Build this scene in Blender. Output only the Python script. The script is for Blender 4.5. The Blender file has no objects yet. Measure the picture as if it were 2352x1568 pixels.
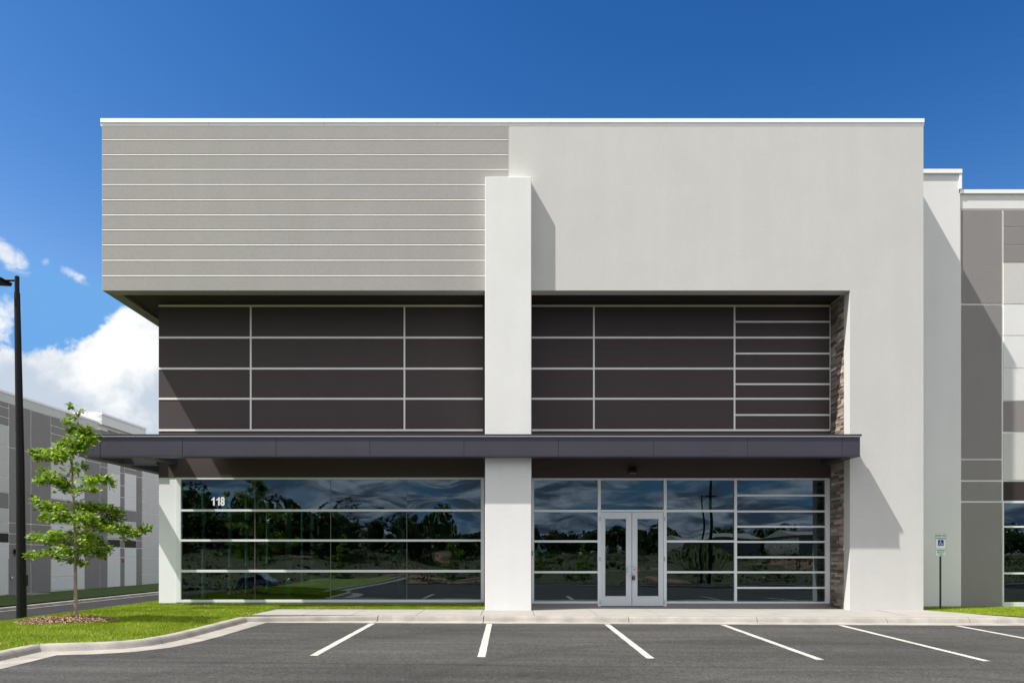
import bpy, bmesh, math, random
import numpy as np
from mathutils import Vector, Matrix, noise as mnoise
random.seed(7); rng = np.random.default_rng(7)
S = bpy.context.scene
ZC = 1.46                       # eye height above the door floor (z = 0)
F = 1650.0; CX = 1176.0; HY = 1275.0

# ---------------------------------------------------------------- camera
cam = bpy.data.cameras.new('camera'); co = bpy.data.objects.new('camera', cam)
S.collection.objects.link(co); S.camera = co
co.location = (0, 0, ZC); co.rotation_euler = (math.radians(90), 0, 0)
cam.sensor_width = 36; cam.lens = 36*F/2352; cam.shift_y = (HY-784)/2352
cam.clip_start = .1; cam.clip_end = 3000
# ---------------------------------------------------------------- light
SUN = Vector((2.4, 1.0, -4.27)).normalized()
sl = bpy.data.lights.new('sun', 'SUN'); so = bpy.data.objects.new('sun', sl); S.collection.objects.link(so)
sl.energy = 4.1; sl.angle = math.radians(.53); sl.color = (1, .95, .88)
so.rotation_euler = SUN.to_track_quat('-Z', 'Y').to_euler(); so.location = (-30, -10, 60)
S.view_settings.view_transform = 'Standard'; S.view_settings.look = 'None'
S.view_settings.exposure = 0.9; S.view_settings.gamma = 1
S.cycles.max_bounces = 8; S.cycles.transparent_max_bounces = 12
S.cycles.caustics_reflective = False; S.cycles.caustics_refractive = False

W = bpy.data.worlds.new('World'); S.world = W; W.use_nodes = True
nt = W.node_tree; nt.nodes.clear()
def nd(t, **k):
    n = nt.nodes.new(t)
    for a, v in k.items(): setattr(n, a, v)
    return n
def lk(a, b): nt.links.new(a, b)
def setin(sock, v):
    if hasattr(v, 'is_output') or isinstance(v, bpy.types.NodeSocket): nt.links.new(v, sock)
    else: sock.default_value = v
def M(op, a, b=0.0, c=None, clamp=False):
    n = nt.nodes.new('ShaderNodeMath'); n.operation = op; n.use_clamp = clamp
    setin(n.inputs[0], a); setin(n.inputs[1], b)
    if c is not None: setin(n.inputs[2], c)
    return n.outputs[0]
def SS(x, lo, hi):
    n = nt.nodes.new('ShaderNodeMapRange'); n.interpolation_type = 'SMOOTHSTEP'
    setin(n.inputs[0], x); n.inputs[1].default_value = lo; n.inputs[2].default_value = hi
    return n.outputs[0]
def NZ(vec, scale, detail=6, rough=.55, dist=0.0, off=(0,0,0), stretch=(1,1,1)):
    m = nt.nodes.new('ShaderNodeMapping'); lk(vec, m.inputs[0]); m.inputs[1].default_value = off; m.inputs[3].default_value = stretch
    n = nt.nodes.new('ShaderNodeTexNoise'); lk(m.outputs[0], n.inputs['Vector'])
    n.inputs['Scale'].default_value = scale; n.inputs['Detail'].default_value = detail
    n.inputs['Roughness'].default_value = rough; n.inputs['Distortion'].default_value = dist
    return n.outputs[0]
def MIX(f, a, b):
    n = nt.nodes.new('ShaderNodeMix'); n.data_type = 'RGBA'
    setin(n.inputs[0], f); setin(n.inputs[6], a); setin(n.inputs[7], b); return n.outputs[2]
sky = nd('ShaderNodeTexSky', sky_type='NISHITA'); sky.sun_disc = False
sky.sun_elevation = math.radians(58.7); sky.sun_rotation = math.radians(247.4)
sky.air_density = 1.0; sky.dust_density = .1; sky.ozone_density = 3.0; sky.altitude = 200
# deep polarised blue: each channel of the sky gets its own contrast
sc_ = nd('ShaderNodeSeparateColor'); lk(sky.outputs[0], sc_.inputs[0]); cc_ = nd('ShaderNodeCombineColor')
for k_, (mx_, pw_, g_) in enumerate(((1.56, 3.4, .193), (2.8, 2.04, .272), (4.8, 1.5, .424))):
    lk(M('MULTIPLY', M('POWER', M('MINIMUM', sc_.outputs[k_], mx_), pw_), g_), cc_.inputs[k_])
tc = nd('ShaderNodeTexCoord'); D = tc.outputs['Generated']
sp = nd('ShaderNodeSeparateXYZ'); lk(D, sp.inputs[0]); dx, dy, dz = sp.outputs
yy = M('MAXIMUM', dy, .02)
u = M('DIVIDE', dx, yy); w = M('DIVIDE', dz, yy)
front = SS(dy, .05, .2)
# cumulus bank low in the north
nb = NZ(D, 15.0, 10, .62, .25, (3.1, .4, 1.7)); nb2 = NZ(D, 5.0, 3, .5, 0, (1, 5, 2))
lump = M('ADD', M('MULTIPLY', M('SUBTRACT', nb, .5), .11), M('MULTIPLY', M('SUBTRACT', nb2, .5), .07))
ridge = M('MULTIPLY', SS(u, -.612, -.56), .040)
h = M('ADD', M('ADD', .300, ridge), lump)
bank = M('MULTIPLY', SS(M('SUBTRACT', h, w), -.002, .014), front)
# small wisps
def wisp(cu, cw, ru, rw, slope, seed, gain):
    a = M('SUBTRACT', u, cu); b = M('SUBTRACT', M('SUBTRACT', w, cw), M('MULTIPLY', a, slope))
    d = M('ADD', M('POWER', M('DIVIDE', a, ru), 2), M('POWER', M('DIVIDE', b, rw), 2))
    g = M('MULTIPLY', M('SUBTRACT', 1, d, clamp=True), gain)
    n = NZ(D, 28, 8, .65, .6, (seed, 2*seed, 0), (1, 1, 1.6))
    return M('MULTIPLY', SS(M('ADD', g, M('MULTIPLY', M('SUBTRACT', n, .5), 2.2)), .35, 1.15), SS(g, 0, .12))
ws = wisp(-.70, .416, .045, .028, -.75, 1.3, 1.1)
ws = M('MAXIMUM', ws, wisp(-.61, .389, .035, .012, -.55, 4.3, .7))
ws = M('MAXIMUM', ws, wisp(-.712, .325, .035, .05, .3, 2.3, .9))
ws = M('MAXIMUM', ws, wisp(-.65, .408, .012, .012, 0, 6.3, .55))
ws = M('MULTIPLY', ws, M('MULTIPLY', front, .85))
# broken cloud deck in the south; sides and bright overhead part added as fill
zz = M('ADD', M('MAXIMUM', dz, 0), .16)
cv = nd('ShaderNodeCombineXYZ'); lk(M('DIVIDE', dx, zz), cv.inputs[0]); lk(M('DIVIDE', dy, zz), cv.inputs[1])
nd1 = NZ(cv.outputs[0], 1.15, 9, .6, .35, (4, 7, 0)); nd2 = NZ(cv.outputs[0], 2.9, 6, .6, .2, (9, 2, 0))
deck = M('MULTIPLY', SS(nd1, .33, .50), SS(dy, .60, .10))
deckh = MIX(SS(nd2, .35, .66), (8.4, 8.2, 7.8, 1), (5.4, 5.3, 5.2, 1))
deckl = MIX(SS(nd2, .38, .60), (4.9, 5.2, 5.8, 1), (.9, 1.15, 1.7, 1))
deckc = MIX(SS(dz, .20, .50), deckl, deckh)
shd = M('ADD', NZ(D, 9, 8, .6, .2, (2, 2, 5)), M('MULTIPLY', SS(w, .30, .16), .24))
bc = MIX(SS(shd, .46, .70), (5.5, 5.55, 5.6, 1), (3.1, 3.55, 4.1, 1))
low = M('MULTIPLY', SS(dy, .1, -.2), SS(dz, .6, .15))
tn = MIX(low, (1, 1, 1, 1), (.85, .85, .72, 1))
t2 = nd('ShaderNodeMix', data_type='RGBA', blend_type='MULTIPLY'); t2.inputs[0].default_value = 1
lk(cc_.outputs[0], t2.inputs[6]); lk(tn, t2.inputs[7])
c = MIX(M('MAXIMUM', bank, ws), t2.outputs[2], bc)
c = MIX(deck, c, deckc)
bg = nd('ShaderNodeBackground'); lk(c, bg.inputs[0]); bg.inputs[1].default_value = .10
wo = nd('ShaderNodeOutputWorld'); lk(bg.outputs[0], wo.inputs[0])

# ---------------------------------------------------------------- helpers
def P(px, py, d):               # photograph measurement -> point at distance d
    return ((px-CX)*d/F, d, ZC+(HY-py)*d/F)
def X(px, d): return (px-CX)*d/F
def Z(py, d): return ZC+(HY-py)*d/F
def link(o, parent=None):
    S.collection.objects.link(o)
    if parent is not None: o.parent = parent
    return o
def tag(o, label=None, cat=None, group=None, kind=None):
    if label: o['label'] = label
    if cat: o['category'] = cat
    if group: o['group'] = group
    if kind: o['kind'] = kind
    return o
def empty(name, loc=(0,0,0), label=None, cat=None, group=None, rz=0):
    o = bpy.data.objects.new(name, None); o.location = loc; o.rotation_euler = (0,0,rz); o.empty_display_size = .2
    return tag(link(o), label, cat, group)
class MB:
    def __init__(s): s.v = []; s.f = []; s.m = []; s.uvcol = []; s.mi = 0
    def face(s, pts, smooth=False):
        i = len(s.v); s.v += [tuple(p) for p in pts]; s.f.append(tuple(range(i, i+len(pts)))); s.m.append(s.mi)
    def box(s, x0, x1, y0, y1, z0, z1):
        i = len(s.v)
        s.v += [(x0,y0,z0),(x1,y0,z0),(x1,y1,z0),(x0,y1,z0),(x0,y0,z1),(x1,y0,z1),(x1,y1,z1),(x0,y1,z1)]
        for q in ((0,3,2,1),(4,5,6,7),(0,1,5,4),(1,2,6,5),(2,3,7,6),(3,0,4,7)):
            s.f.append(tuple(i+k for k in q)); s.m.append(s.mi)
        return s
    def prism(s, prof, a, b, axis='x'):      # closed profile swept between a and b
        n = len(prof); i = len(s.v)
        for t in (a, b):
            for p in prof:
                s.v.append((t, p[0], p[1]) if axis == 'x' else (p[0], t, p[1]) if axis == 'y' else (p[0], p[1], t))
        for k in range(n):
            s.f.append((i+k, i+(k+1) % n, i+n+(k+1) % n, i+n+k)); s.m.append(s.mi)
        s.f.append(tuple(i+k for k in reversed(range(n)))); s.m.append(s.mi)
        s.f.append(tuple(i+n+k for k in range(n))); s.m.append(s.mi)
        return s
    def tube(s, pts, rad, n=10, cap=True):
        pts = [Vector(p) for p in pts]
        if not hasattr(rad, '__len__'): rad = [rad]*len(pts)
        i0 = len(s.v); ref = Vector((0,0,1))
        for k, p in enumerate(pts):
            t = (pts[min(k+1, len(pts)-1)]-pts[max(k-1, 0)]).normalized()
            r = Vector((1,0,0)) if abs(t.dot(ref)) > .95 else ref
            a = t.cross(r).normalized(); b = t.cross(a).normalized()
            for j in range(n):
                an = 2*math.pi*j/n; s.v.append(tuple(p+(a*math.cos(an)+b*math.sin(an))*rad[k]))
        for k in range(len(pts)-1):
            for j in range(n):
                a = i0+k*n+j; b = i0+k*n+(j+1) % n
                s.f.append((a, b, b+n, a+n)); s.m.append(s.mi)
        if cap:
            s.f.append(tuple(i0+j for j in reversed(range(n)))); s.m.append(s.mi)
            s.f.append(tuple(i0+(len(pts)-1)*n+j for j in range(n))); s.m.append(s.mi)
        return s
    def build(s, name, mats, parent=None, smooth=False, bevel=0, loc=None, fix=True):
        me = bpy.data.meshes.new(name); me.from_pydata(s.v, [], s.f)
        if not isinstance(mats, (list, tuple)): mats = [mats]
        for m in mats: me.materials.append(m)
        if len(mats) > 1: me.polygons.foreach_set('material_index', s.m)
        if fix:
            bm = bmesh.new(); bm.from_mesh(me); bmesh.ops.recalc_face_normals(bm, faces=bm.faces); bm.to_mesh(me); bm.free()
        if smooth: me.polygons.foreach_set('use_smooth', [True]*len(me.polygons))
        o = bpy.data.objects.new(name, me); link(o, parent)
        if bevel:
            b = o.modifiers.new('bevel', 'BEVEL'); b.width = bevel; b.segments = 2; b.limit_method = 'ANGLE'
        if smooth:
            try: me.set_sharp_from_angle(angle=math.radians(35))
            except Exception: pass
        return o
def grid_obj(name, xs, ys, zf, mat, kind='structure', parent=None):
    nx, ny = len(xs), len(ys); v = [(x, y, zf(x, y)) for y in ys for x in xs]
    f = [(j*nx+i, j*nx+i+1, (j+1)*nx+i+1, (j+1)*nx+i) for j in range(ny-1) for i in range(nx-1)]
    me = bpy.data.meshes.new(name); me.from_pydata(v, [], f); me.materials.append(mat)
    me.polygons.foreach_set('use_smooth', [True]*len(me.polygons))
    o = link(bpy.data.objects.new(name, me), parent)
    if kind: o['kind'] = kind
    return o
def raw_mesh(name, verts, loops_per, mat, parent=None, colors=None):
    """verts (N,3) in consecutive faces of loops_per verts"""
    n = len(verts); nf = n//loops_per
    me = bpy.data.meshes.new(name); me.vertices.add(n); me.vertices.foreach_set('co', verts.astype('f').ravel())
    me.loops.add(n); me.loops.foreach_set('vertex_index', np.arange(n, dtype='i'))
    me.polygons.add(nf); me.polygons.foreach_set('loop_start', np.arange(0, n, loops_per, dtype='i'))
    try: me.polygons.foreach_set('loop_total', np.full(nf, loops_per, dtype='i'))
    except Exception: pass
    me.update(calc_edges=True); me.materials.append(mat)
    if colors is not None:
        a = me.attributes.new('tone', 'FLOAT', 'FACE'); a.data.foreach_set('value', colors.astype('f'))
    return link(bpy.data.objects.new(name, me), parent)

# ---------------------------------------------------------------- materials
def mat(name, col, rough=.7, var=.0, vscale=3.0, speck=.0, sscale=120.0, bump=0.0, bscale=150.0, metal=0.0, spec=.4, streak=0.0):
    m = bpy.data.materials.new(name); m.use_nodes = True; t = m.node_tree; b = t.nodes['Principled BSDF']
    b.inputs['Roughness'].default_value = rough; b.inputs['Metallic'].default_value = metal
    b.inputs['Specular IOR Level'].default_value = spec
    tc = t.nodes.new('ShaderNodeTexCoord')
    def noise(sc, det=4, st=(1,1,1)):
        mp = t.nodes.new('ShaderNodeMapping'); t.links.new(tc.outputs['Object'], mp.inputs[0]); mp.inputs[3].default_value = st
        n = t.nodes.new('ShaderNodeTexNoise'); t.links.new(mp.outputs[0], n.inputs['Vector'])
        n.inputs['Scale'].default_value = sc; n.inputs['Detail'].default_value = det; return n.outputs[0]
    cur = None
    def mul(n, amt, lo=.3, hi=.7):
        nonlocal cur
        r = t.nodes.new('ShaderNodeMapRange'); t.links.new(n, r.inputs[0]); r.inputs[1].default_value = lo; r.inputs[2].default_value = hi
        r.inputs[3].default_value = 1-amt; r.inputs[4].default_value = 1+amt
        if cur is None: cur = r.outputs[0]
        else:
            k = t.nodes.new('ShaderNodeMath'); k.operation = 'MULTIPLY'; t.links.new(cur, k.inputs[0]); t.links.new(r.outputs[0], k.inputs[1]); cur = k.outputs[0]
    if var: mul(noise(vscale, 5), var)
    if streak: mul(noise(2.5, 4, (1, 1, .12)), streak)
    if speck: mul(noise(sscale, 2), speck, .35, .65)
    if cur is not None:
        v = t.nodes.new('ShaderNodeVectorMath'); v.operation = 'SCALE'; v.inputs[0].default_value = col
        t.links.new(cur, v.inputs['Scale']); t.links.new(v.outputs[0], b.inputs['Base Color'])
    else: b.inputs['Base Color'].default_value = (*col, 1)
    if bump:
        bp = t.nodes.new('ShaderNodeBump'); bp.inputs['Strength'].default_value = bump; bp.inputs['Distance'].default_value = .004
        t.links.new(noise(bscale, 3), bp.inputs['Height']); t.links.new(bp.outputs[0], b.inputs['Normal'])
    return m
ST = dict(rough=.9, var=.02, vscale=1.1, speck=.05, sscale=55, bump=.5, bscale=90, spec=.2, streak=.015)
m_light = mat('light_grey_stucco', (.60, .60, .585), **ST)
m_grey  = mat('grey_stucco', (.375, .365, .358), **{**ST, 'speck': .09})
m_white = mat('white_stucco', (.76, .765, .765), **{**ST, 'speck': .025})
m_dgrey = mat('dark_grey_stucco', (.265, .253, .252), **{**ST, 'speck': .07})
m_brown = mat('dark_brown_stucco', (.083, .069, .072), **{**ST, 'speck': .10})
m_black = mat('black_brown_paint', (.035, .028, .027), rough=.8, var=.05)
m_trim  = mat('white_reveal_trim', (.88, .87, .84), rough=.6, var=.03)
m_cop   = mat('white_metal_coping', (.92, .93, .93), rough=.35, spec=.5, var=.015, vscale=2)
m_alum  = mat('silver_aluminium', (.76, .80, .82), rough=.38, metal=.0, spec=.6)
m_pier  = mat('white_metal_cladding', (.84, .85, .90), rough=.4, spec=.4)
m_doorm = mat('door_aluminium', (.66, .71, .755), rough=.36, spec=.6)
m_fas   = mat('dark_purple_metal', (.046, .041, .062), rough=.42, spec=.55, var=.07, vscale=1.5)
m_fasd  = mat('dark_cap_metal', (.03, .03, .038), rough=.35, spec=.6)
m_sof   = mat('brown_soffit', (.075, .062, .058), rough=.75, var=.04)
m_blk   = mat('black_painted_metal', (.008, .008, .008), rough=.5, spec=.25)
m_chrome= mat('brushed_steel', (.62, .63, .64), rough=.22, metal=1)
m_dark  = mat('interior_dark', (.06, .065, .06), rough=.9)
m_int   = mat('interior_floor', (.08, .08, .076), rough=.8)
m_intw  = mat('interior_stud', (.55, .60, .56), rough=.7)
m_seal  = mat('dark_glazing_seal', (.16, .16, .16), rough=.5)
m_conc  = mat('kerb_concrete', (.275, .26, .24), rough=.9, streak=.12, var=.15, vscale=2.2, speck=.12, sscale=60, bump=.6, bscale=60)
m_walk  = mat('walk_concrete', (.272, .263, .248), rough=.9, var=.07, vscale=1.6, speck=.06, sscale=60, bump=.4, bscale=70)
m_paint = mat('white_line_paint', (.375, .375, .36), rough=.85, var=.16, vscale=5, speck=.30, sscale=45)
m_bark  = mat('grey_bark', (.30, .25, .19), rough=.95, var=.2, vscale=9, bump=.8, bscale=40)
m_red   = mat('red_plastic', (.5, .03, .03), rough=.4)

def asphalt():
    m = mat('asphalt', (.062, .062, .063), rough=.92, spec=.25); t = m.node_tree; b = t.nodes['Principled BSDF']
    tc = t.nodes.new('ShaderNodeTexCoord')
    def N(sc, det, st=(1,1,1), rough=.55):
        mp = t.nodes.new('ShaderNodeMapping'); t.links.new(tc.outputs['Object'], mp.inputs[0]); mp.inputs[3].default_value = st
        n = t.nodes.new('ShaderNodeTexNoise'); t.links.new(mp.outputs[0], n.inputs['Vector']); n.inputs['Scale'].default_value = sc
        n.inputs['Detail'].default_value = det; n.inputs['Roughness'].default_value = rough; return n.outputs[0]
    def R(n, lo, hi, a, c):
        r = t.nodes.new('ShaderNodeMapRange'); t.links.new(n, r.inputs[0])
        for k, v in enumerate((lo, hi, a, c)): r.inputs[k+1].default_value = v
        return r.outputs[0]
    def mu(a, c):
        k = t.nodes.new('ShaderNodeMath'); k.operation = 'MULTIPLY'; t.links.new(a, k.inputs[0]); t.links.new(c, k.inputs[1]); return k.outputs[0]
    f = mu(R(N(.55, 5, (.35, 1, 1)), .32, .68, .78, 1.24), R(N(1.7, 6, (.15, 1.5, 1)), .3, .7, .80, 1.20))
    f = mu(f, R(N(75, 3, rough=.7), .35, .65, .62, 1.38))
    f = mu(f, R(N(6, 5), .3, .7, .88, 1.12)); f = mu(f, R(N(24, 3, rough=.8), .38, .62, .62, 1.42))
    # fine paving seams: thin dark lines, wandering
    wv = t.nodes.new('ShaderNodeTexWave'); wv.wave_type = 'BANDS'; wv.bands_direction = 'Y'; wv.inputs['Scale'].default_value = .115
    wv.inputs['Distortion'].default_value = .6; wv.inputs['Detail'].default_value = 3; wv.inputs['Detail Scale'].default_value = .6
    t.links.new(tc.outputs['Object'], wv.inputs['Vector'])
    f = mu(f, R(wv.outputs['Fac'], 0, .004, .72, 1.0))
    vo = t.nodes.new('ShaderNodeTexVoronoi'); vo.inputs['Scale'].default_value = 9.0; t.links.new(tc.outputs['Object'], vo.inputs['Vector'])
    f2 = R(vo.outputs['Distance'], .03, .07, 5.0, 1.0); f = mu(f, f2)
    vs = t.nodes.new('ShaderNodeTexVoronoi'); vs.inputs['Scale'].default_value = .9; t.links.new(tc.outputs['Object'], vs.inputs['Vector'])
    f = mu(f, R(vs.outputs['Distance'], .02, .16, .72, 1.0))
    vd = t.nodes.new('ShaderNodeTexVoronoi'); vd.inputs['Scale'].default_value = 4.3; t.links.new(tc.outputs['Object'], vd.inputs['Vector'])
    f = mu(f, R(vd.outputs['Distance'], .02, .06, .25, 1.0))
    rg = t.nodes.new('ShaderNodeTexWave'); rg.wave_type = 'RINGS'; rg.rings_direction = 'Z'; rg.inputs['Scale'].default_value = .09; rg.inputs['Distortion'].default_value = 1.2; rg.inputs['Detail'].default_value = 1
    mp_ = t.nodes.new('ShaderNodeMapping'); mp_.inputs[1].default_value = (-5, -7, 0); t.links.new(tc.outputs['Object'], mp_.inputs[0]); t.links.new(mp_.outputs[0], rg.inputs['Vector'])
    f = mu(f, R(rg.outputs['Fac'], 0, .03, .86, 1.0))
    v = t.nodes.new('ShaderNodeVectorMath'); v.operation = 'SCALE'; v.inputs[0].default_value = (.046, .0455, .0445)
    t.links.new(f, v.inputs['Scale']); t.links.new(v.outputs[0], b.inputs['Base Color'])
    bp = t.nodes.new('ShaderNodeBump'); bp.inputs['Strength'].default_value = .9; bp.inputs['Distance'].default_value = .006
    t.links.new(N(70, 4, rough=.7), bp.inputs['Height']); t.links.new(bp.outputs[0], b.inputs['Normal'])
    return m
m_asph = asphalt()

def tone_mat(name, cols, rough=.7, transl=0.0, spec=.3, extra_noise=0.0, nscale=1.0):
    m = bpy.data.materials.new(name); m.use_nodes = True; t = m.node_tree; b = t.nodes['Principled BSDF']
    b.inputs['Roughness'].default_value = rough; b.inputs['Specular IOR Level'].default_value = spec
    a = t.nodes.new('ShaderNodeAttribute'); a.attribute_name = 'tone'
    r = t.nodes.new('ShaderNodeValToRGB')
    e = r.color_ramp.elements
    for k, c in enumerate(cols):
        p = k/(len(cols)-1)
        el = e[0] if k == 0 else e[1] if k == len(cols)-1 else e.new(p)
        el.position = p; el.color = (*c, 1)
    fac = a.outputs['Fac']
    if extra_noise:
        tc = t.nodes.new('ShaderNodeTexCoord'); n = t.nodes.new('ShaderNodeTexNoise'); t.links.new(tc.outputs['Object'], n.inputs['Vector'])
        n.inputs['Scale'].default_value = nscale; n.inputs['Detail'].default_value = 5
        k = t.nodes.new('ShaderNodeMath'); k.operation = 'MULTIPLY_ADD'; t.links.new(n.outputs[0], k.inputs[0]); k.inputs[1].default_value = extra_noise
        k.inputs[2].default_value = -extra_noise/2
        k2 = t.nodes.new('ShaderNodeMath'); k2.use_clamp = True; t.links.new(k.outputs[0], k2.inputs[0]); t.links.new(fac, k2.inputs[1]); fac = k2.outputs[0]
    t.links.new(fac, r.inputs[0]); t.links.new(r.outputs[0], b.inputs['Base Color'])
    if transl:
        tr = t.nodes.new('ShaderNodeBsdfTranslucent'); mx = t.nodes.new('ShaderNodeMixShader'); mx.inputs[0].default_value = transl
        t.links.new(r.outputs[0], tr.inputs[0]); t.links.new(b.outputs[0], mx.inputs[1]); t.links.new(tr.outputs[0], mx.inputs[2])
        t.links.new(mx.outputs[0], t.nodes['Material Output'].inputs[0])
    return m
m_blade = tone_mat('grass_blade', [(.08,.175,.004), (.19,.335,.006), (.33,.47,.010), (.44,.50,.05)], .7, .2, .06, .9, 1.4)
m_leaf  = tone_mat('oak_leaf', [(.055,.14,.004), (.17,.31,.008), (.34,.49,.02)], .4, .42, .4)
m_chip  = tone_mat('bark_chip', [(.10,.045,.025), (.30,.14,.07), (.42,.24,.13), (.50,.36,.24)], .9)
m_stone = tone_mat('ledger_stone', [(.13,.095,.08), (.25,.20,.165), (.36,.30,.25), (.50,.44,.38)], .9, 0, .2, .5, 9)
m_wood  = tone_mat('far_foliage', [(.02,.045,.010), (.045,.085,.015), (.085,.13,.022)], .9)
def soil_mat():
    m = mat('lawn_soil', (.13, .18, .02), rough=.95, var=.3, vscale=1.2, speck=.3, sscale=60, bump=.8, bscale=50); return m
m_lawn = soil_mat()
def field_mat():
    m = bpy.data.materials.new('meadow'); m.use_nodes = True; t = m.node_tree; b = t.nodes['Principled BSDF']; b.inputs['Roughness'].default_value = .95
    tc = t.nodes.new('ShaderNodeTexCoord')
    def N(sc, st=(1,1,1)):
        mp = t.nodes.new('ShaderNodeMapping'); t.links.new(tc.outputs['Object'], mp.inputs[0]); mp.inputs[3].default_value = st
        n = t.nodes.new('ShaderNodeTexNoise'); t.links.new(mp.outputs[0], n.inputs['Vector']); n.inputs['Scale'].default_value = sc; n.inputs['Detail'].default_value = 7
        return n.outputs[0]
    def ramp(n, st):
        r = t.nodes.new('ShaderNodeValToRGB'); t.links.new(n, r.inputs[0]); e = r.color_ramp.elements
        for k, (p, c) in enumerate(st):
            el = e[0] if k == 0 else e[1] if k == len(st)-1 else e.new(p)
            el.position = p; el.color = (*c, 1)
        return r.outputs[0]
    g = ramp(N(1.1, (.6, 1, 1)), [(.3, (.009,.020,.003)), (.45, (.017,.036,.004)), (.58, (.033,.052,.007)), (.75, (.085,.08,.022))])
    d = ramp(N(9), [(.3, (.16,.075,.04)), (.7, (.30,.17,.10))])
    k = t.nodes.new('ShaderNodeMapRange'); t.links.new(N(.06, (.5, 1.4, 1)), k.inputs[0]); k.inputs[1].default_value = .60; k.inputs[2].default_value = .65
    mx = t.nodes.new('ShaderNodeMix'); mx.data_type = 'RGBA'; t.links.new(k.outputs[0], mx.inputs[0]); t.links.new(g, mx.inputs[6]); t.links.new(d, mx.inputs[7])
    t.links.new(mx.outputs[2], b.inputs['Base Color']); return m
m_field = field_mat()
def glass_mat(name='tinted_glass', refl=.115, tr=(.42, .57, .48)):
    m = bpy.data.materials.new(name); m.use_nodes = True; t = m.node_tree
    t.nodes.remove(t.nodes['Principled BSDF'])
    g = t.nodes.new('ShaderNodeBsdfGlossy'); g.inputs['Roughness'].default_value = .0; g.inputs['Color'].default_value = (.72, .84, 1, 1)
    tp = t.nodes.new('ShaderNodeBsdfTransparent'); tp.inputs[0].default_value = (*tr, 1)
    fr = t.nodes.new('ShaderNodeFresnel'); fr.inputs[0].default_value = 1.5
    ad = t.nodes.new('ShaderNodeMath'); ad.operation = 'ADD'; ad.use_clamp = True; t.links.new(fr.outputs[0], ad.inputs[0]); ad.inputs[1].default_value = refl-.04
    mx = t.nodes.new('ShaderNodeMixShader'); t.links.new(ad.outputs[0], mx.inputs[0])
    t.links.new(tp.outputs[0], mx.inputs[1]); t.links.new(g.outputs[0], mx.inputs[2])
    t.links.new(mx.outputs[0], t.nodes['Material Output'].inputs[0]); return m
m_glass = glass_mat(); m_clear = glass_mat('clear_glass', .06, (.85, .93, .90))

# ---------------------------------------------------------------- ground shape
PATH = [(-7.25,-9.0),(-7.24,10.2),(-7.30,11.52),(-6.75,11.68),(-6.28,11.98),(-5.95,12.5),(-5.79,13.3),(-5.75,14.2),(-5.75,16.86),(40,16.86)]
def sdist(x, y):                # > 0 on the lawn / walk side of the gutter edge
    best = 1e9; sg = 1
    for (ax, ay), (bx, by) in zip(PATH[:-1], PATH[1:]):
        ex, ey = bx-ax, by-ay; L2 = ex*ex+ey*ey
        t = max(0, min(1, ((x-ax)*ex+(y-ay)*ey)/L2)); qx, qy = ax+t*ex, ay+t*ey
        d = math.hypot(x-qx, y-qy)
        if d < best-1e-9: best = d; sg = 1 if ex*(y-ay)-ey*(x-ax) > 0 else -1
        elif abs(d-best) < 1e-9 and ex*(y-ay)-ey*(x-ax) > 0 and False: sg = 1
    return best*sg
def zlot(x, y):
    xx = max(-12, min(14, x)); dd = 16.86-max(y, 8)
    return ZC-1.60-.012*dd-.004*xx-.0008*xx*dd
KH = .135
def ztop(x, y): return zlot(x, min(y, 16.86))+KH
def zwalk(x, y):
    t = max(0, min(1, (y-17.4)/2.0)); return (1-t)*(ZC-1.60+KH-.004*x)+t*(0.0-.0015*x)
def zlawn(x, y):
    s = sdist(x, y)
    if x > -6.345 and y > 17.2: return -.4
    if s < .625: return zlot(x, min(y, 16.8))-.35
    a = ztop(x, y)-.015; b = ZC-1.392
    t = max(0, min(1, (s-.6)/1.6)); t = t*t*(3-2*t)
    z = a*(1-t)+b*t
    if x < -10.6:
        k = min(1, (-10.6-x)/3.6); k = k*k*(3-2*k); z = z*(1-k)+(ZC-2.62)*k
    return z+.012*mnoise.noise(Vector((x*.8, y*.8, 0)))
fr = lambda a, b, s: list(np.arange(a, b+1e-6, s))
grid_obj('car_park', fr(-9.0, -4.0, .12)+fr(-3.5, 40, 1.5), fr(0.4, 11, .6)+fr(11.12, 18.2, .12),
         lambda x, y: zlot(x, y) if sdist(x, y) < .14 else zlot(x, y)-.30, m_asph)
grid_obj('lawn', fr(-16, -6.2, .13), fr(-8.6, 9.4, .6)+fr(9.52, 20.0, .13)+fr(20.4, 46, .8), zlawn, m_lawn)
# lawn strip in front of the long window, and the lawn right of the building
def strip_z(x, y): return zwalk(x, 19.42)+.004+(ZC-1.405-zwalk(x, 19.42))*min(1, max(0, (y-19.45)/.6))
grid_obj('lawn_strip', fr(-6.2, -.74, .3), [19.40, 19.45, 19.7, 20.05, 20.4, 20.75], strip_z, m_lawn)
def rgt(x, y): return zwalk(x, y)+.015
mb = MB()
rp = [(11.15,19.55),(11.6,18.75),(12.0,18.1),(12.45,17.52),(40,17.52),(40,20.95),(11.15,20.95)]
mb.face([(x, y, ZC-1.49+.0) for x, y in rp]); o = mb.build('lawn_verge', m_lawn); o['kind'] = 'structure'

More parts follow.
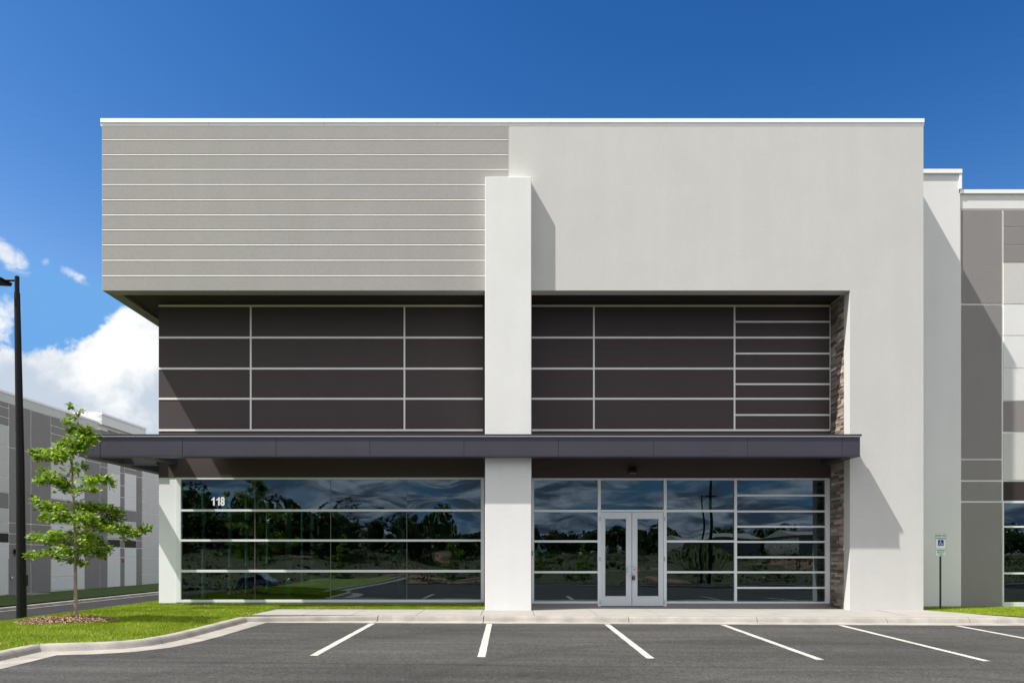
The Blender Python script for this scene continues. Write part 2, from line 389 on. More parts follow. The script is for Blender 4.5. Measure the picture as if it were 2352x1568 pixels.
# kerb swept along the gutter edge in pieces with open joints
PROF = [(0,-.03),(0,.008),(.02,.012),(.42,.010),(.445,.018),(.475,.07),(.50,.115),(.525,KH-.004),(.55,KH),(.64,KH),(.655,KH-.01),(.655,-.2),(0,-.2)]
def arclen(pts):
    L = [0]
    for a, b in zip(pts[:-1], pts[1:]): L.append(L[-1]+math.dist(a, b))
    return L
AL = arclen(PATH)
def at_len(s):
    for k in range(len(AL)-1):
        if s <= AL[k+1]+1e-9:
            t = (s-AL[k])/(AL[k+1]-AL[k]); return (PATH[k][0]+t*(PATH[k+1][0]-PATH[k][0]), PATH[k][1]+t*(PATH[k+1][1]-PATH[k][1])), k
    return PATH[-1], len(PATH)-2
def nrm(k):
    (ax, ay), (bx, by) = PATH[k], PATH[k+1]; L = math.hypot(bx-ax, by-ay); return (-(by-ay)/L, (bx-ax)/L)
def kerb_piece(s0, s1):
    st = [(s0, None)]+[(AL[k], k) for k in range(1, len(PATH)-1) if s0+.01 < AL[k] < s1-.01]+[(s1, None)]
    rings = []
    for s, k in st:
        p, seg = at_len(s)
        if k is None: n = nrm(seg); sc = 1
        else:
            a, b = nrm(k-1), nrm(k); n = (a[0]+b[0], a[1]+b[1]); L = math.hypot(*n); n = (n[0]/L, n[1]/L); sc = 1/max(.4, n[0]*a[0]+n[1]*a[1])
        rings.append([(p[0]+n[0]*q*sc, p[1]+n[1]*q*sc, zlot(p[0], p[1])+h) for q, h in PROF])
    mb = MB(); n = len(PROF)
    for r in rings: mb.v += r
    for i in range(len(rings)-1):
        for j in range(n):
            a = i*n+j; b = i*n+(j+1) % n; mb.f.append((a, b, b+n, a+n)); mb.m.append(0)
    mb.f.append(tuple(range(n))); mb.m.append(0); mb.f.append(tuple((len(rings)-1)*n+j for j in range(n))); mb.m.append(0)
    return mb
corner = AL[8]; jx = [X(869,17.4), X(1111,17.4), X(1443,17.4), X(1737,17.4), X(2034,17.4), X(2223,17.4)]
cuts = [0, 6, 12, 18.0, AL[2]-.28, AL[5]+.4, corner]+[corner+x+5.75 for x in jx]+[AL[-1]-20, AL[-1]]
for a, b in zip(cuts[:-1], cuts[1:]):
    g0 = 0 if a == corner else .009
    o = kerb_piece(a+g0, b-(0 if b == corner else .009)).build('kerb', m_conc, smooth=True); o['kind'] = 'structure'

# walk slabs
def slab(x0, x1, y0, y1, name='walkway', g=.007):
    mb = MB(); pts = [(x0+g, y0), (x1-g, y0), (x1-g, y1), (x0+g, y1)]
    top = [(x, y, zwalk(x, y)) for x, y in pts]; bot = [(x, y, -.35) for x, y in pts]
    mb.v += top+bot; mb.f += [(0,1,2,3),(7,6,5,4),(0,4,5,1),(1,5,6,2),(2,6,7,3),(3,7,4,0)]; mb.m += [0]*6
    o = mb.build(name, m_walk); o['kind'] = 'structure'
YK = 17.52
xs = [-6.36, -5.1, X(843,19.5), X(977,19.5), X(1111,19.5)]
for a, b in zip(xs[:-1], xs[1:]): slab(a, b, YK, 19.42)
xs = [X(1111,19.5), .55, 2.1, 3.65, 5.2, 6.75, 8.3, 9.85, 11.15]
for a, b in zip(xs[:-1], xs[1:]):
    slab(a, b, YK, 19.45 if a >= 9.8 else 20.75)
mb = MB(); q = [(11.16,YK),(12.44,YK),(11.98,18.1),(11.58,18.75),(11.16,19.5)]
mb.v += [(x, y, zwalk(x, y)) for x, y in q]+[(x, y, -.35) for x, y in q]
mb.f += [(0,1,2,3,4),(9,8,7,6,5)]+[(i, 5+i, 5+(i+1) % 5, (i+1) % 5) for i in range(5)]; mb.m += [0]*7
o = mb.build('walkway', m_walk); o['kind'] = 'structure'

# parking stripes
SX = [-3.26, -.53, 2.22, 4.93, 7.68, 10.40, 13.1]; EX = [-3.24, -.50, 2.26, 5.03, 7.75, 10.48, 13.2]
for a, b in zip(SX, EX):
    mb = MB(); n = 16; hw = .064
    for i in range(n+1):
        y = 16.80-(16.80-11.72)*i/n; x = a+(b-a)*i/n; wv = .004*math.sin(i*1.9+a)
        mb.v += [(x-hw+wv, y, zlot(x-hw, y)+.005), (x+hw+wv*.5, y, zlot(x+hw, y)+.005)]
    mb.f += [(2*i, 2*i+1, 2*i+3, 2*i+2) for i in range(n)]; mb.m += [0]*n
    o = mb.build('parking_line', m_paint); o['kind'] = 'structure'

# side road to the left, lower; its far kerb, and the verge below the neighbour building
RZ = ZC-2.5; m_asph_shade = mat('shadow_asphalt', (.024, .023, .024), rough=.9, var=.15, vscale=1.2, speck=.3, sscale=40, spec=.2)  # road colour darkened to carry the neighbour building's shadow
m_verge = mat('shaded_turf', (.05, .085, .008), rough=.95, var=.35, vscale=2.2, speck=.35, sscale=30, bump=.8, bscale=30)  # the building's shade is mixed into this green
grid_obj('side_road', fr(-22.9, -12.5, 1.3), fr(-5, 95, 5), lambda x, y: RZ, m_asph_shade)
mb = MB()
for k in range(33):
    y0 = -4+k*3.0; 
    mb.prism([(-22.70, RZ-.2), (-22.70, RZ+.008), (-22.85, RZ+.006), (-22.90, RZ+.12), (-22.94, RZ+.15), (-23.08, RZ+.15), (-23.08, RZ-.2)], y0+.012, y0+2.988, 'y')
o = mb.build('side_kerb', m_conc); o['kind'] = 'structure'
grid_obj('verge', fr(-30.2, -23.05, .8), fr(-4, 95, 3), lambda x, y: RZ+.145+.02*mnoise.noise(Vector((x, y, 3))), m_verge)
# wide ground reaching the horizon all round
def ter(x, y):
    k = max(0, min(1, (-9-x)/5)); z0 = ZC-1.95-.72*k; t = max(0, min(1, (-1-y)/48)); z = z0*(1-t)+(ZC-4.4)*t
    if y < -1:
        if y < -60: z += min(5, (-60-y)*.06)
        k = max(0, min(1, (-x-20)/60))*max(0, min(1, (-y-70)/90)); z += 10*k
        z += .35*mnoise.noise(Vector((x*.07, y*.07, 1)))
    return z
gx = fr(-1500, -200, 130)+fr(-180, 180, 6)+fr(200, 1500, 130)
grid_obj('ground', gx, fr(-1500, -190, 131)+fr(-180, -4, 4)+[-1, .6], ter, m_field)
grid_obj('far_ground', fr(-1500, 1500, 100), [.62, 60, 200, 500, 1000, 1500], lambda x, y: ZC-2.7, m_conc)
# access road behind the viewpoint
def ribbon(name, pts, hw, m, dz):
    mb = MB()
    for i, (x, y) in enumerate(pts):
        a = pts[max(0, i-1)]; b = pts[min(len(pts)-1, i+1)]; tx, ty = b[0]-a[0], b[1]-a[1]; L = math.hypot(tx, ty)
        for s in (-1, 1):
            X_, Y_ = x-ty/L*hw*s, y+tx/L*hw*s; mb.v.append((X_, Y_, ter(x, y)+dz))
    mb.f += [(2*i, 2*i+1, 2*i+3, 2*i+2) for i in range(len(pts)-1)]; mb.m += [0]*(len(pts)-1)
    o = mb.build(name, m); o['kind'] = 'structure'
ribbon('access_road', [(-70,-62),(-50,-56),(-33,-52.5),(-20,-50),(-5,-46),(8,-38),(18,-28),(30,-20),(60,-14),(110,-12)], 3.6, m_asph, .12)
ribbon('access_kerb', [(-70,-66.2),(-50,-60.2),(-33,-56.7),(-20,-54.2),(-5,-50.2),(8,-42.4),(18,-32),(30,-24),(60,-18.2),(110,-16)], .2, m_conc, .24)
ribbon('drive_road', [(-60,-7),(-20,-6.5),(10,-6),(60,-5)], 2.6, m_asph, .08)
ribbon('drive_kerb', [(-60,-10),(-20,-9.5),(10,-9),(60,-8)], .2, m_conc, .16)
mb = MB(); mb.prism([(.0, -.9), (.0, zlot(0,0)+.14), (.17, zlot(0,0)+.14), (.2, zlot(0,0)), (.7, zlot(0,0)+.006), (.7, -.9)], -6.8, 40)
o = mb.build('near_kerb', m_conc); o['kind'] = 'structure'

# ---------------------------------------------------------------- main building
P0, DC, DP, DG, DR = 19.45, 18.90, 19.17, 20.60, 20.90
XL = X(235, P0); XR = X(2121, P0); XJ = 9.15; XD = X(364.5, DG); ZB = Z(667, P0); ZT = Z(281.5, P0)
XM = X(1168, P0)
B = empty('office_building', (0, DG, 0), 'large grey and white building with number 118 on its window and a dark canopy', 'building')
B.location = (0, 0, 0)
def bpart(mb, name, m, label=None, parent=B, **k):
    o = mb.build(name, m, parent, **k)
    if label: o['label'] = label
    return o
# upper grey box: horizontal boards with real grooves
def grooved(x0, x1, y, zs, z0, z1, deep=.028, gh=.034):
    prof = [(y+.34, z0), (y, z0)]
    for z in sorted(zs):
        prof += [(y, z-gh/2), (y+deep, z+gh/2), (y+.004, z+gh/2+.002)]
        prof += [(y, z+gh/2+.006)]
    prof += [(y, z1), (y+.34, z1)]
    return prof
yl = [320.9,355.5,389.4,424,458.9,494.1,528.1,562.7,597.9,633]
mb = MB(); prof = grooved(XL, XM, P0, [Z(v-.5, P0) for v in yl], ZB, ZT)
mb.prism(prof, XL+.002, XM-.012)
tm_ = MB()
for v_ in yl:
    zz_ = Z(v_-.2, P0); tm_.prism([(P0+.02, zz_-.013), (P0-.005, zz_-.013), (P0-.005, zz_-.005), (P0+.006, zz_+.010), (P0+.02, zz_+.010)], XL+.0, XM-.012)
tm_.box(XL-.004, XL+.0016, P0-.003, P0+.02, ZB, ZT)
bpart(mb, 'upper_wall', m_grey, 'grey stucco upper wall with ten horizontal grooves')
bpart(tm_, 'groove_trim', m_trim)
mb = MB()
# light grey wall: slab with opening
mb.box(XM+.012, XJ, P0, P0+.34, ZB, ZT); mb.box(XJ, XR, P0, P0+.34, -.6, ZT)
bpart(mb, 'front_wall', m_light, 'plain light grey stucco wall framing the recess')
mb = MB(); mb.box(XM-.012, XM+.012, P0+.012, P0+.3, ZB+.01, ZT); bpart(mb, 'joint_strip', m_trim)
# side faces and solid mass behind
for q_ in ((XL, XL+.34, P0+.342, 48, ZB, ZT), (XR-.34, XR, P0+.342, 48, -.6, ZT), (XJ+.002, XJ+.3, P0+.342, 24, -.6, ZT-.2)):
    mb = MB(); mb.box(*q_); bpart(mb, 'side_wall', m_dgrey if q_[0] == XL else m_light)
mb = MB(); mb.box(XL+.342, XR-.342, P0+.342, 48, ZB+.06, ZB+.3); bpart(mb, 'soffit', m_black, 'dark soffit under the overhanging upper storey')
mb = MB(); mb.box(XL+.1, XR-.1, P0+.345, 47.9, ZT-.3, ZT-.15); bpart(mb, 'roof', m_light)
mb = MB()
cz0 = Z(281.8, P0-.02); cz1 = Z(270.5, P0-.05)
xs = [XL-.045, X(480,P0), X(745,P0), X(1004,P0), X(1265,P0), X(1530,P0), X(1795,P0), XR+.02]
for i, (a, b) in enumerate(zip(xs[:-1], xs[1:])):
    mb.prism([(P0-.022, cz0), (P0-.024, cz0+.01), (P0-.020, cz1-.035), (P0-.018, cz1), (P0+.40, cz1-.02), (P0+.40, cz0+.0), (P0+.345, cz0), (P0+.345, ZT-.1), (P0-.002, ZT-.1), (P0-.002, cz0)], a+(.002 if i else 0), b-.002)
mb.box(XL-.045, XL+.36, P0+.402, 48, cz0, cz1-.004); mb.box(XR-.36, XR+.02, P0+.402, 48, cz0, cz1-.004)
bpart(mb, 'coping', m_cop, 'white metal coping along the roof edge', bevel=.004)
# dark recessed wall
zg = Z(1096, DG)
mb = MB(); mb.box(XD, XJ-.002, DG, DG+.3, zg, ZB+.055); 
bpart(mb, 'recessed_wall', m_brown, 'dark brown recessed wall with white reveal lines')
mb = MB(); t = .026
def hl(x0, x1, py, d=DG, tk=.027, pr=.010): mb.box(x0, x1, d-pr, d+.01, Z(py, d)-tk, Z(py, d)+tk)
def vl(px, y0, y1, d=DG, tk=.024, pr=.009): mb.box(X(px, d)-tk, X(px, d)+tk, d-pr, d+.01, Z(y1, d), Z(y0, d))
for py in (702.5, 775.2, 846.3, 915.5, 987.5):
    hl(XD, X(1113, DG)-.05, py); hl(X(1221, DG)+.0, X(1908, DG)-.02, py)
for px in (576, 929, 1364, 1687): vl(px, 703, 987)
for py in (739, 811.8, 882, 952.7): hl(X(1687, DG)+.024, X(1908, DG)-.02, py, tk=.024)
vl(1906.5, 703, 987, tk=.012)
bpart(mb, 'reveal_trim', m_trim, 'white reveal lines on the dark wall')
# pillar
XPa, XPb = X(1114, DP), X(1220.5, DP)
mb = MB(); mb.box(XPa, XPb, DP, DG+.05, -.6, Z(406, DP)); bpart(mb, 'pillar', m_white, 'tall white pillar passing through the canopy', bevel=.012)
# stone cladding on the jamb
v = []; tones = []
z = -.02
mbs = MB(); tl = []
while z < ZB:
    hgt = random.choice([.05, .06, .075, .09]); y = DG-.01; 
    while y > 19.80:
        ln = random.uniform(.18, .62); y0 = max(19.80, y-ln); pr = random.uniform(.004, .030)
        mbs.box(XJ-pr, XJ+.01, y0+.002, y-.002, z+.002, min(z+hgt, ZB)-.002); tl += [random.random()**1.0]*6
        y = y0
    z += hgt
o = mbs.build('stone_cladding', m_stone, B, fix=True); a = o.data.attributes.new('tone', 'FLOAT', 'FACE'); a.data.foreach_set('value', tl)
o['label'] = 'rough brown stacked stone on the side of the recess'

# canopy
cz0, cz1 = Z(1048, DC), Z(1003, DC); XCl, XCr = -11.40, X(1975.5, DC)
CAN = MB(); 
CAN.box(XCl+.0, XCr, DC, DC+.34, cz0, cz1)                       # front beam
CAN.box(XCl, XCl+.30, DC+.342, 27.0, cz0, cz1)                   # left side beam
CAN.box(XCr-.30, XCr-.02, DC+.342, DG-.02, cz0, cz1)             # right side beam
CAN.box(-9.87, -9.59, DC+.342, DG-.012, cz0, cz1)                # cross beams
CAN.box(XCl+.302, XD-.002, DG-.12, DG+.20, cz0, cz1-.01)
CAN.box(XCl+.302, XD-.002, 23.4, 23.7, cz0, cz1-.01)
canopy = bpart(CAN, 'canopy', m_fas, 'long dark purple metal canopy with an open framed left end', bevel=.004)
mb = MB(); mb.box(-8.35, XPa-.002, DC+.342, DG-.015, cz0+.26, cz1-.01); mb.box(XPa-.002, XPb+.002, DC+.342, DP-.002, cz0+.26, cz1-.01)
mb.box(XPb+.002, XCr-.302, DC+.342, DG-.015, cz0+.26, cz1-.01); mb.box(-8.35, XCr-.302, DC+.342, DC+.36, cz0+.02, cz0+.26)
bpart(mb, 'canopy_soffit', m_sof, parent=canopy)
mb = MB(); mb.box(XCl-.03, XCr+.03, DC-.035, DC+.36, cz1+.002, Z(997, DC)); mb.box(XCl-.03, XCl+.32, DC+.362, 27.0, cz1+.002, Z(997, DC)-.002); mb.box(XCr-.32, XCr-.01, DC+.362, DG-.02, cz1+.002, Z(997, DC)-.002)
mb.box(-9.88, -9.58, DC+.362, DG-.012, cz1+.002, Z(997, DC)-.002)
mb.box(-8.35, XCr-.322, DC+.362, DP-.003, cz1-.008, Z(997,DC)-.02); mb.box(-8.35, XPa-.004, DP-.002, DG-.012, cz1-.008, Z(997,DC)-.02); mb.box(XPb+.004, XCr-.322, DP-.002, DG-.012, cz1-.008, Z(997,DC)-.02)
bpart(mb, 'canopy_cap', m_fasd, parent=canopy, bevel=.003)
mb = MB(); mb.box(XCl-.032, XCr+.032, DC-.040, DC-.0352, cz1+.002, cz1+.012); bpart(mb, 'drip_edge', m_alum, parent=canopy)
mb = MB()
jp = [231,419.4,634.6,850,1066,1283,1501,1717,1934]
ed = [XCl+.004]+[X(p, DC) for p in jp]+[XCr-.004]
for i, (a, b) in enumerate(zip(ed[:-1], ed[1:])):
    pm = MB(); pm.box(a+.006, b-.006, DC-.012, DC-.0015, cz0+.022, cz1-.01)
    bpart(pm, 'fascia_panel', m_fas, parent=canopy, bevel=.004)
mb.box(XCl-.005, XCr+.005, DC-.016, DC-.001, cz0-.004, cz0+.016); bpart(mb, 'fascia_trim', m_fas, parent=canopy)

# glass panes with slight roller-wave and pillowing, 8 mm thick
def pane(x0, x1, z0, z1, y, parent, amp=1.0, label=None):
    nx = max(6, int((x1-x0)/.06)); nz = max(6, int((z1-z0)/.05)); mb = MB(); sd = random.uniform(0, 50)
    k1 = random.uniform(-1, 1)*.0020*amp; k2 = .0015*amp*random.uniform(.3, 1)
    ph = random.uniform(0, 6.28)
    k1 *= min(1, ((z1-z0)/.85)**2)
    def dsp(x, z):
        a = (x-x0)/(x1-x0); b = (z-z0)/(z1-z0)
        w_ = math.sin(math.pi*a)*math.sin(math.pi*b)
        return k1*w_ + k2*(z1-z0)*w_*math.cos(ph+3*a) + .0007*amp*min(1, (z1-z0)/.85)*mnoise.noise(Vector((x*.7+sd, z*1.3, sd))) + .00005*amp*math.sin(z*15+ph+1.2*math.sin(x*2))
    for lay in (0, .008):
        for j in range(nz+1):
            for i in range(nx+1):
                x = x0+(x1-x0)*i/nx; z = z0+(z1-z0)*j/nz; mb.v.append((x, y+lay+dsp(x, z), z))
    N = (nx+1)*(nz+1)
    for j in range(nz):
        for i in range(nx):
            a = j*(nx+1)+i; mb.f.append((a, a+1, a+nx+2, a+nx+1)); mb.f.append((N+a, N+a+nx+1, N+a+nx+2, N+a+1)); mb.m += [0, 0]
    o = mb.build('glass_pane', m_glass, parent, fix=False); o.data.polygons.foreach_set('use_smooth', [True]*len(o.data.polygons))
    return o
YG = DG+.055
# long window left of the pillar
random.seed(21)
fx0, gx0, gx1, fx1 = X(404, DG), X(415, DG), X(1104.4, DG), X(1112.5, DG)
zt0, zt1, zb1, zb0 = Z(1095.5, DG)-.003, Z(1100.5, DG), Z(1376.5, DG), Z(1382.5, DG)
rails = [(1169,1174),(1238,1243),(1308,1313.6)]
mb = MB(); y0, y1 = DG, DG+.12
mb.box(fx0+.002, gx0, y0, y1, zb0, zt0); mb.box(gx1, fx1, y0, y1, zb0, zt0)
mb.box(gx0, gx1, y0+.002, y1, zt1, zt0); mb.box(gx0, gx1, y0+.002, y1, zb0, zb1)
for a, b in rails: mb.box(gx0, gx1, y0+.004, y1, Z(b, DG), Z(a, DG))
win = bpart(mb, 'storefront_window', m_alum, 'long ribbon window of sixteen dark panes left of the white pillar', bevel=.003)
cols = [gx0, X(584, DG), X(758.5, DG), X(933.8, DG), gx1]
rws = [(zt1, Z(1169, DG)), (Z(1174, DG), Z(1238, DG)), (Z(1243, DG), Z(1308, DG)), (Z(1313.6, DG), zb1)]
amps = [1.25, 1.1, .9, .8]
for (z1_, z0_), am in zip(rws, amps):
    for a, b in zip(cols[:-1], cols[1:]): pane(a+.006, b-.006, z0_, z1_, YG, win, am)
for c_ in cols[1:-1]: mb = MB(); mb.box(c_-.007, c_+.007, YG-.003, YG+.02, zb1, zt1); bpart(mb, 'glazing_seal', m_seal, parent=win)
# white corner pier
mb = MB(); mb.box(XD, fx0, DG+.012, DG+.45, Z(1384, DG), zg-.002); bpart(mb, 'corner_pier', m_pier, 'white metal clad pier at the left corner')
mb = MB(); mb.box(XD+.02, XPa-.002, DG+.02, DG+.35, -.5, zb0); 
mb.box(XPb+.002, X(1377, DG), DG+.01, DG+.3, -.5, Z(1385.2, DG)); mb.box(X(1528, DG), XJ-.03, DG+.01, DG+.3, -.5, Z(1385.2, DG))
bpart(mb, 'base_kerb', m_dgrey)
# number
def text_mesh(s, size, extr, off, m, name, parent, loc, align='LEFT', rot=(math.radians(90), 0, 0), sx=1.0, label=None):
    cu = bpy.data.curves.new('t', 'FONT'); cu.body = s; cu.size = size; cu.extrude = extr; cu.offset = off; cu.align_x = align
    tmp = bpy.data.objects.new('t', cu); S.collection.objects.link(tmp); bpy.context.view_layer.update()
    me = bpy.data.meshes.new_from_object(tmp.evaluated_get(bpy.context.evaluated_depsgraph_get()))
    bpy.data.objects.remove(tmp); me.name = name; me.materials.clear(); me.materials.append(m)
    o = bpy.data.objects.new(name, me); link(o, parent); o.location = loc; o.rotation_euler = rot; o.scale = (sx, 1, 1)
    if label: o['label'] = label
    return o
m_num = mat('white_vinyl', (.9, .9, .9), rough=.5)
nz_ = Z(1160, DG)
def digit_one(x, h):
    w_ = h*.40
    return [(x+w_*.52, 0), (x+w_, 0), (x+w_, h), (x+w_*.62, h), (x+w_*.42, h*.86), (x+w_*.0, h*.76), (x+w_*.0, h*.60), (x+w_*.52, h*.70)]
HN = Z(1141, DG)-nz_
mb = MB()
for xo in (0, .145): mb.prism([(p, q) for p, q in digit_one(xo, HN)], -.004, .004, 'y')
num = mb.build('address_number', m_num, win); num.location = (X(484.2, DG), YG-.014, nz_); num['label'] = 'bold white number 118 on the glass'
e8 = text_mesh('8', HN*1.40, .004, .013, m_num, 'address_number', win, (X(484.2, DG)+.262, YG-.014, nz_+.006), sx=.72)
bpy.context.view_layer.update()
# storefront right of the pillar
mb = MB(); zt0 = Z(1097, DG)-.003; zt1 = Z(1102, DG); zbb = Z(1385, DG)
def V(a, b, z0=zbb, z1=zt0): mb.box(X(a, DG), X(b, DG), y0, y1, z0, z1)
V(1221.3, 1226.7); V(1373, 1380, 0.0); V(1524.6, 1531.4, 0.0); V(1686.8, 1693); V(1896, 1906.5)
def H(a, b, p0, p1): mb.box(X(a, DG), X(b, DG), y0+.003, y1, Z(p1, DG), Z(p0, DG))
segs = [(1226.7,1373),(1531.4,1686.8)]
for a, b in segs+[(1380,1524.6),(1693,1896)]: H(a, b, 1097.3, 1102)
for a, b in segs:
    for p0, p1 in ((1170,1175.3),(1240,1245),(1310.8,1315.6),(1380.3,1385)): H(a, b, p0, p1)
r4 = [1137, 1173.6, 1208.6, 1243.6, 1278.9, 1313.4, 1349]
for p in r4: H(1693, 1896, p-2.1, p+2.3)
H(1693, 1896, 1381, 1385); H(1380, 1524.6, 1170, 1174.6)
win2 = bpart(mb, 'storefront_window', m_alum, 'entrance glazing around the double door right of the pillar', bevel=.003)
rr = [(1102,1170),(1175.3,1240),(1245,1310.8),(1315.6,1380.3)]
for a, b in segs:
    for (p0, p1), am in zip(rr, (.8, .9, .9, .9)): pane(X(a, DG), X(b, DG), Z(p1, DG), Z(p0, DG), YG, win2, am)
pane(X(1380, DG), X(1524.6, DG), Z(1170, DG), zt1, YG, win2, 1.0)
ps = [1102]+r4+[1383]
for i in range(8): pane(X(1693, DG), X(1896, DG), Z(ps[i+1]-2, DG), Z(ps[i]+(2.2 if i else 0), DG), YG, win2, .7)
# double door
def door(a, b, ga, gb, hx, hinge, lab):
    d = MB(); ya, yb = DG+.022, DG+.070; zt = Z(1174.8, DG)-.008; g0, g1 = Z(1369, DG), Z(1190, DG); xa, xb, xga, xgb = X(a, DG), X(b, DG), X(ga, DG), X(gb, DG)
    d.box(xa, xga, ya, yb, .012, zt); d.box(xgb, xb, ya, yb, .012, zt); d.box(xga, xgb, ya, yb, .012, g0); d.box(xga, xgb, ya, yb, g1, zt)
    o = bpart(d, 'door', m_doorm, lab, bevel=.003)
    pane(xga, xgb, g0, g1, DG+.045, o, 1.0)
    gs = MB()
    for (p, q, r, s_) in ((xga, xga+.012, g0, g1), (xgb-.012, xgb, g0, g1), (xga, xgb, g0, g0+.012), (xga, xgb, g1-.012, g1)): gs.box(p, q, DG+.012, DG+.0215, r, s_)
    gs.build('glazing_bead', m_alum, o)
    h_ = MB(); x = X(hx, DG); z0, z1 = Z(1319, DG), Z(1297, DG); sg = -1 if hinge < hx else 1
    pts = [(x, ya, z0), (x, ya-.06, z0), (x-.0*sg, ya-.075, z0+.02)]
    c = [(x, ya+.001, z0+.02), (x+sg*.0, ya-.045, z0+.02), (x-sg*.05*-1*-1, ya-.065, z0+.04)]
    arc = [(x, ya+.002, z0+.012), (x, ya-.04, z0+.012)]
    for k in range(9):
        t = math.pi*k/8; arc.append((x+sg*.085*math.sin(t), ya-.055, (z0+z1)/2-((z1-z0)/2-.006)*math.cos(t)))
    arc += [(x, ya-.04, z1-.012), (x, ya+.002, z1-.012)]
    h_.tube(arc, .011, 8); h_.build('handle', m_chrome, o, smooth=True)
    for py in (1183+8, 1283, 1382):
        hm = MB(); hm.tube([(X(hinge, DG), DG-.006, Z(py, DG)-.06), (X(hinge, DG), DG-.006, Z(py, DG)+.06)], .012, 8); hm.build('hinge', m_chrome, o, smooth=True)
    pb = MB(); pb.box(xga+.01, xgb-.01, DG+.10, DG+.15, Z(1311.5, DG), Z(1307, DG)); pb.build('push_bar', m_chrome, o)
    return o
door(1380.4, 1451.2, 1389.2, 1439, 1446.8, 1378.2, 'left leaf of the double glass door')
dr = door(1452.3, 1524.2, 1463.3, 1513.5, 1456.5, 1526.6, 'right leaf of the double glass door')
lk_ = MB(); lk_.box(X(1464, DG), X(1468.5, DG), DG+.012, DG+.04, Z(1312, DG), Z(1307, DG)); lk_.build('red_tag', m_red, dr)
cy = MB(); cy.tube([(X(1456.5,DG), DG+.023, Z(1307,DG)), (X(1456.5,DG), DG-.002, Z(1307,DG))], .018, 14); cy.build('lock_cylinder', m_chrome, dr, smooth=True)
# padlock / key safe hanging from the handle
pr = empty('lock_box', (X(1454.8, DG), DG-.03, Z(1331, DG)), 'small black lock box hanging from the right door handle', 'lock box')
mb = MB(); mb.box(-.042, .042, -.022, .022, 0, .11); b1 = mb.build('body', m_blk, pr, bevel=.008)
mb = MB(); mb.tube([(-.024, 0, .10), (-.024, 0, .155), (-.012, 0, .178), (.012, 0, .178), (.024, 0, .155), (.024, 0, .10)], .006, 8); mb.build('shackle', m_chrome, pr, smooth=True)
mb = MB()
for i in range(3):
    for j in range(4): mb.box(-.026+i*.019, -.014+i*.019, -.026, -.021, .018+j*.019, .030+j*.019)
mb.build('keypad', m_dgrey, pr)
# card reader on pillar side, light over the door
rd = empty('card_reader', (XPb+.02, DG-.12, Z(1275, DG)), 'small black card reader beside the white pillar edge', 'card reader')
mb = MB(); mb.box(-.015, .05, -.03, .03, 0, .13); mb.build('housing', m_blk, rd, bevel=.006)
mb = MB(); mb.tube([(.02, -.03, .06), (.02, -.034, .06)], .008, 10); mb.build('lens', m_chrome, rd)
wl = empty('wall_light', (X(1452, DG), DG, Z(1087, DG)), 'dark box light mounted on the wall above the double door', 'light')
mb = MB(); mb.prism([(0, 0), (0, .17), (-.12, .15), (-.13, .04), (-.10, .0)], -.11, .11); mb.build('housing', m_blk, wl, bevel=.006)
mb = MB(); mb.box(-.09, .09, -.095, -.015, -.008, .001); mb.build('lens', m_dgrey, wl)

# interior room behind the glass
mb = MB(); mb.box(XD+.3, XJ, DG+.36, 40, -.12, -.01); bpart(mb, 'floor', m_int)
mb = MB(); mb.box(XD, XJ, 36, 36.2, -.01, 3.6); mb.box(XJ-.2, XJ-.05, DG+.32, 36, -.01, 3.6); bpart(mb, 'inner_wall', m_dark)
mb = MB(); mb.box(XD, XJ, DG+.32, 47.8, zg+.35, zg+.5); mb.box(XD, XD+.3, DG+.31, 47.8, zg+.002, ZB+.05); bpart(mb, 'ceiling', m_dark)
mb = MB(); sy = [23.4, 25.6, 27.2, 29.5, 32.6, 34.4]
for y in [DG+.5]+sy: mb.box(XD+.01, XD+.15, y-.05, y+.05, -.3, zg)
for z in (Z(1171.5, DG), Z(1240.5, DG), Z(1311, DG), -.02): mb.box(XD+.03, XD+.13, DG+.45, 36, z-.03, z+.03)
sw = bpart(mb, 'side_window', m_alum)
for a, b in zip([DG+.5]+sy, sy+[36]):
    g = MB(); g.box(XD+.07, XD+.078, a+.052, b-.052, 0.01, zg-.01); g.build('glass_pane', m_clear, sw)
for x, y in ((-7.6, 24.5), (-4.2, 27), (.2, 27), (4.8, 27)): mb = MB(); mb.box(x-.1, x+.1, y-.1, y+.1, -.01, zg+.35); bpart(mb, 'inner_column', m_intw)

# right wing, same building
wing = MB(); wz = Z(446, DR); sz = Z(397, DR-.05); XW = X(2205, DR-.05)
wing.box(XR+.001, XW, DR-.05, DR+.3, -.6, sz); bpart(wing, 'return_wall', m_white, 'narrow white wall strip right of the main wall')
wing = MB(); wing.box(XW+.001, 34, DR+.012, DR+.3, -.6, wz); bpart(wing, 'wing_wall', m_trim, 'lower wing at the far right with painted panels')
mb = MB(); c0 = Z(397.5, DR-.1); c1 = Z(388, DR-.1)
mb.box(XR+.002, XW+.04, DR-.10, DR+.36, c0, c1)
mb.box(XW-.035, XW+.04, DR-.085, DR+.36, Z(437, DR), c0-.002)
mb.box(XW-.03, 34, DR-.05+.0, DR+.36, Z(446, DR), Z(437, DR)-.002)
bpart(mb, 'wing_coping', m_cop, bevel=.004)
def panel(x0, x1, p0, p1, m, d=DR):
    q = MB(); q.box(x0, x1, d-.004, d+.02, Z(p1, d), Z(p0, d)); bpart(q, 'wall_panel', m)
panel(XW+.004, 34, 446.5, 479.5, m_white)
xa, xb = X(2208.5, DR), X(2300.5, DR)
for p0, p1 in ((483,696.5),(700.5,1052.5),(1056,1101.5),(1105.5,1149.5),(1153.5,1400+12)): panel(xa, xb, p0, p1, m_dgrey if p0 > 600 else m_dgrey)
xc = X(2305, DR); xe = 19.5
y5 = lambda v: (250+v/1.844)*.9408
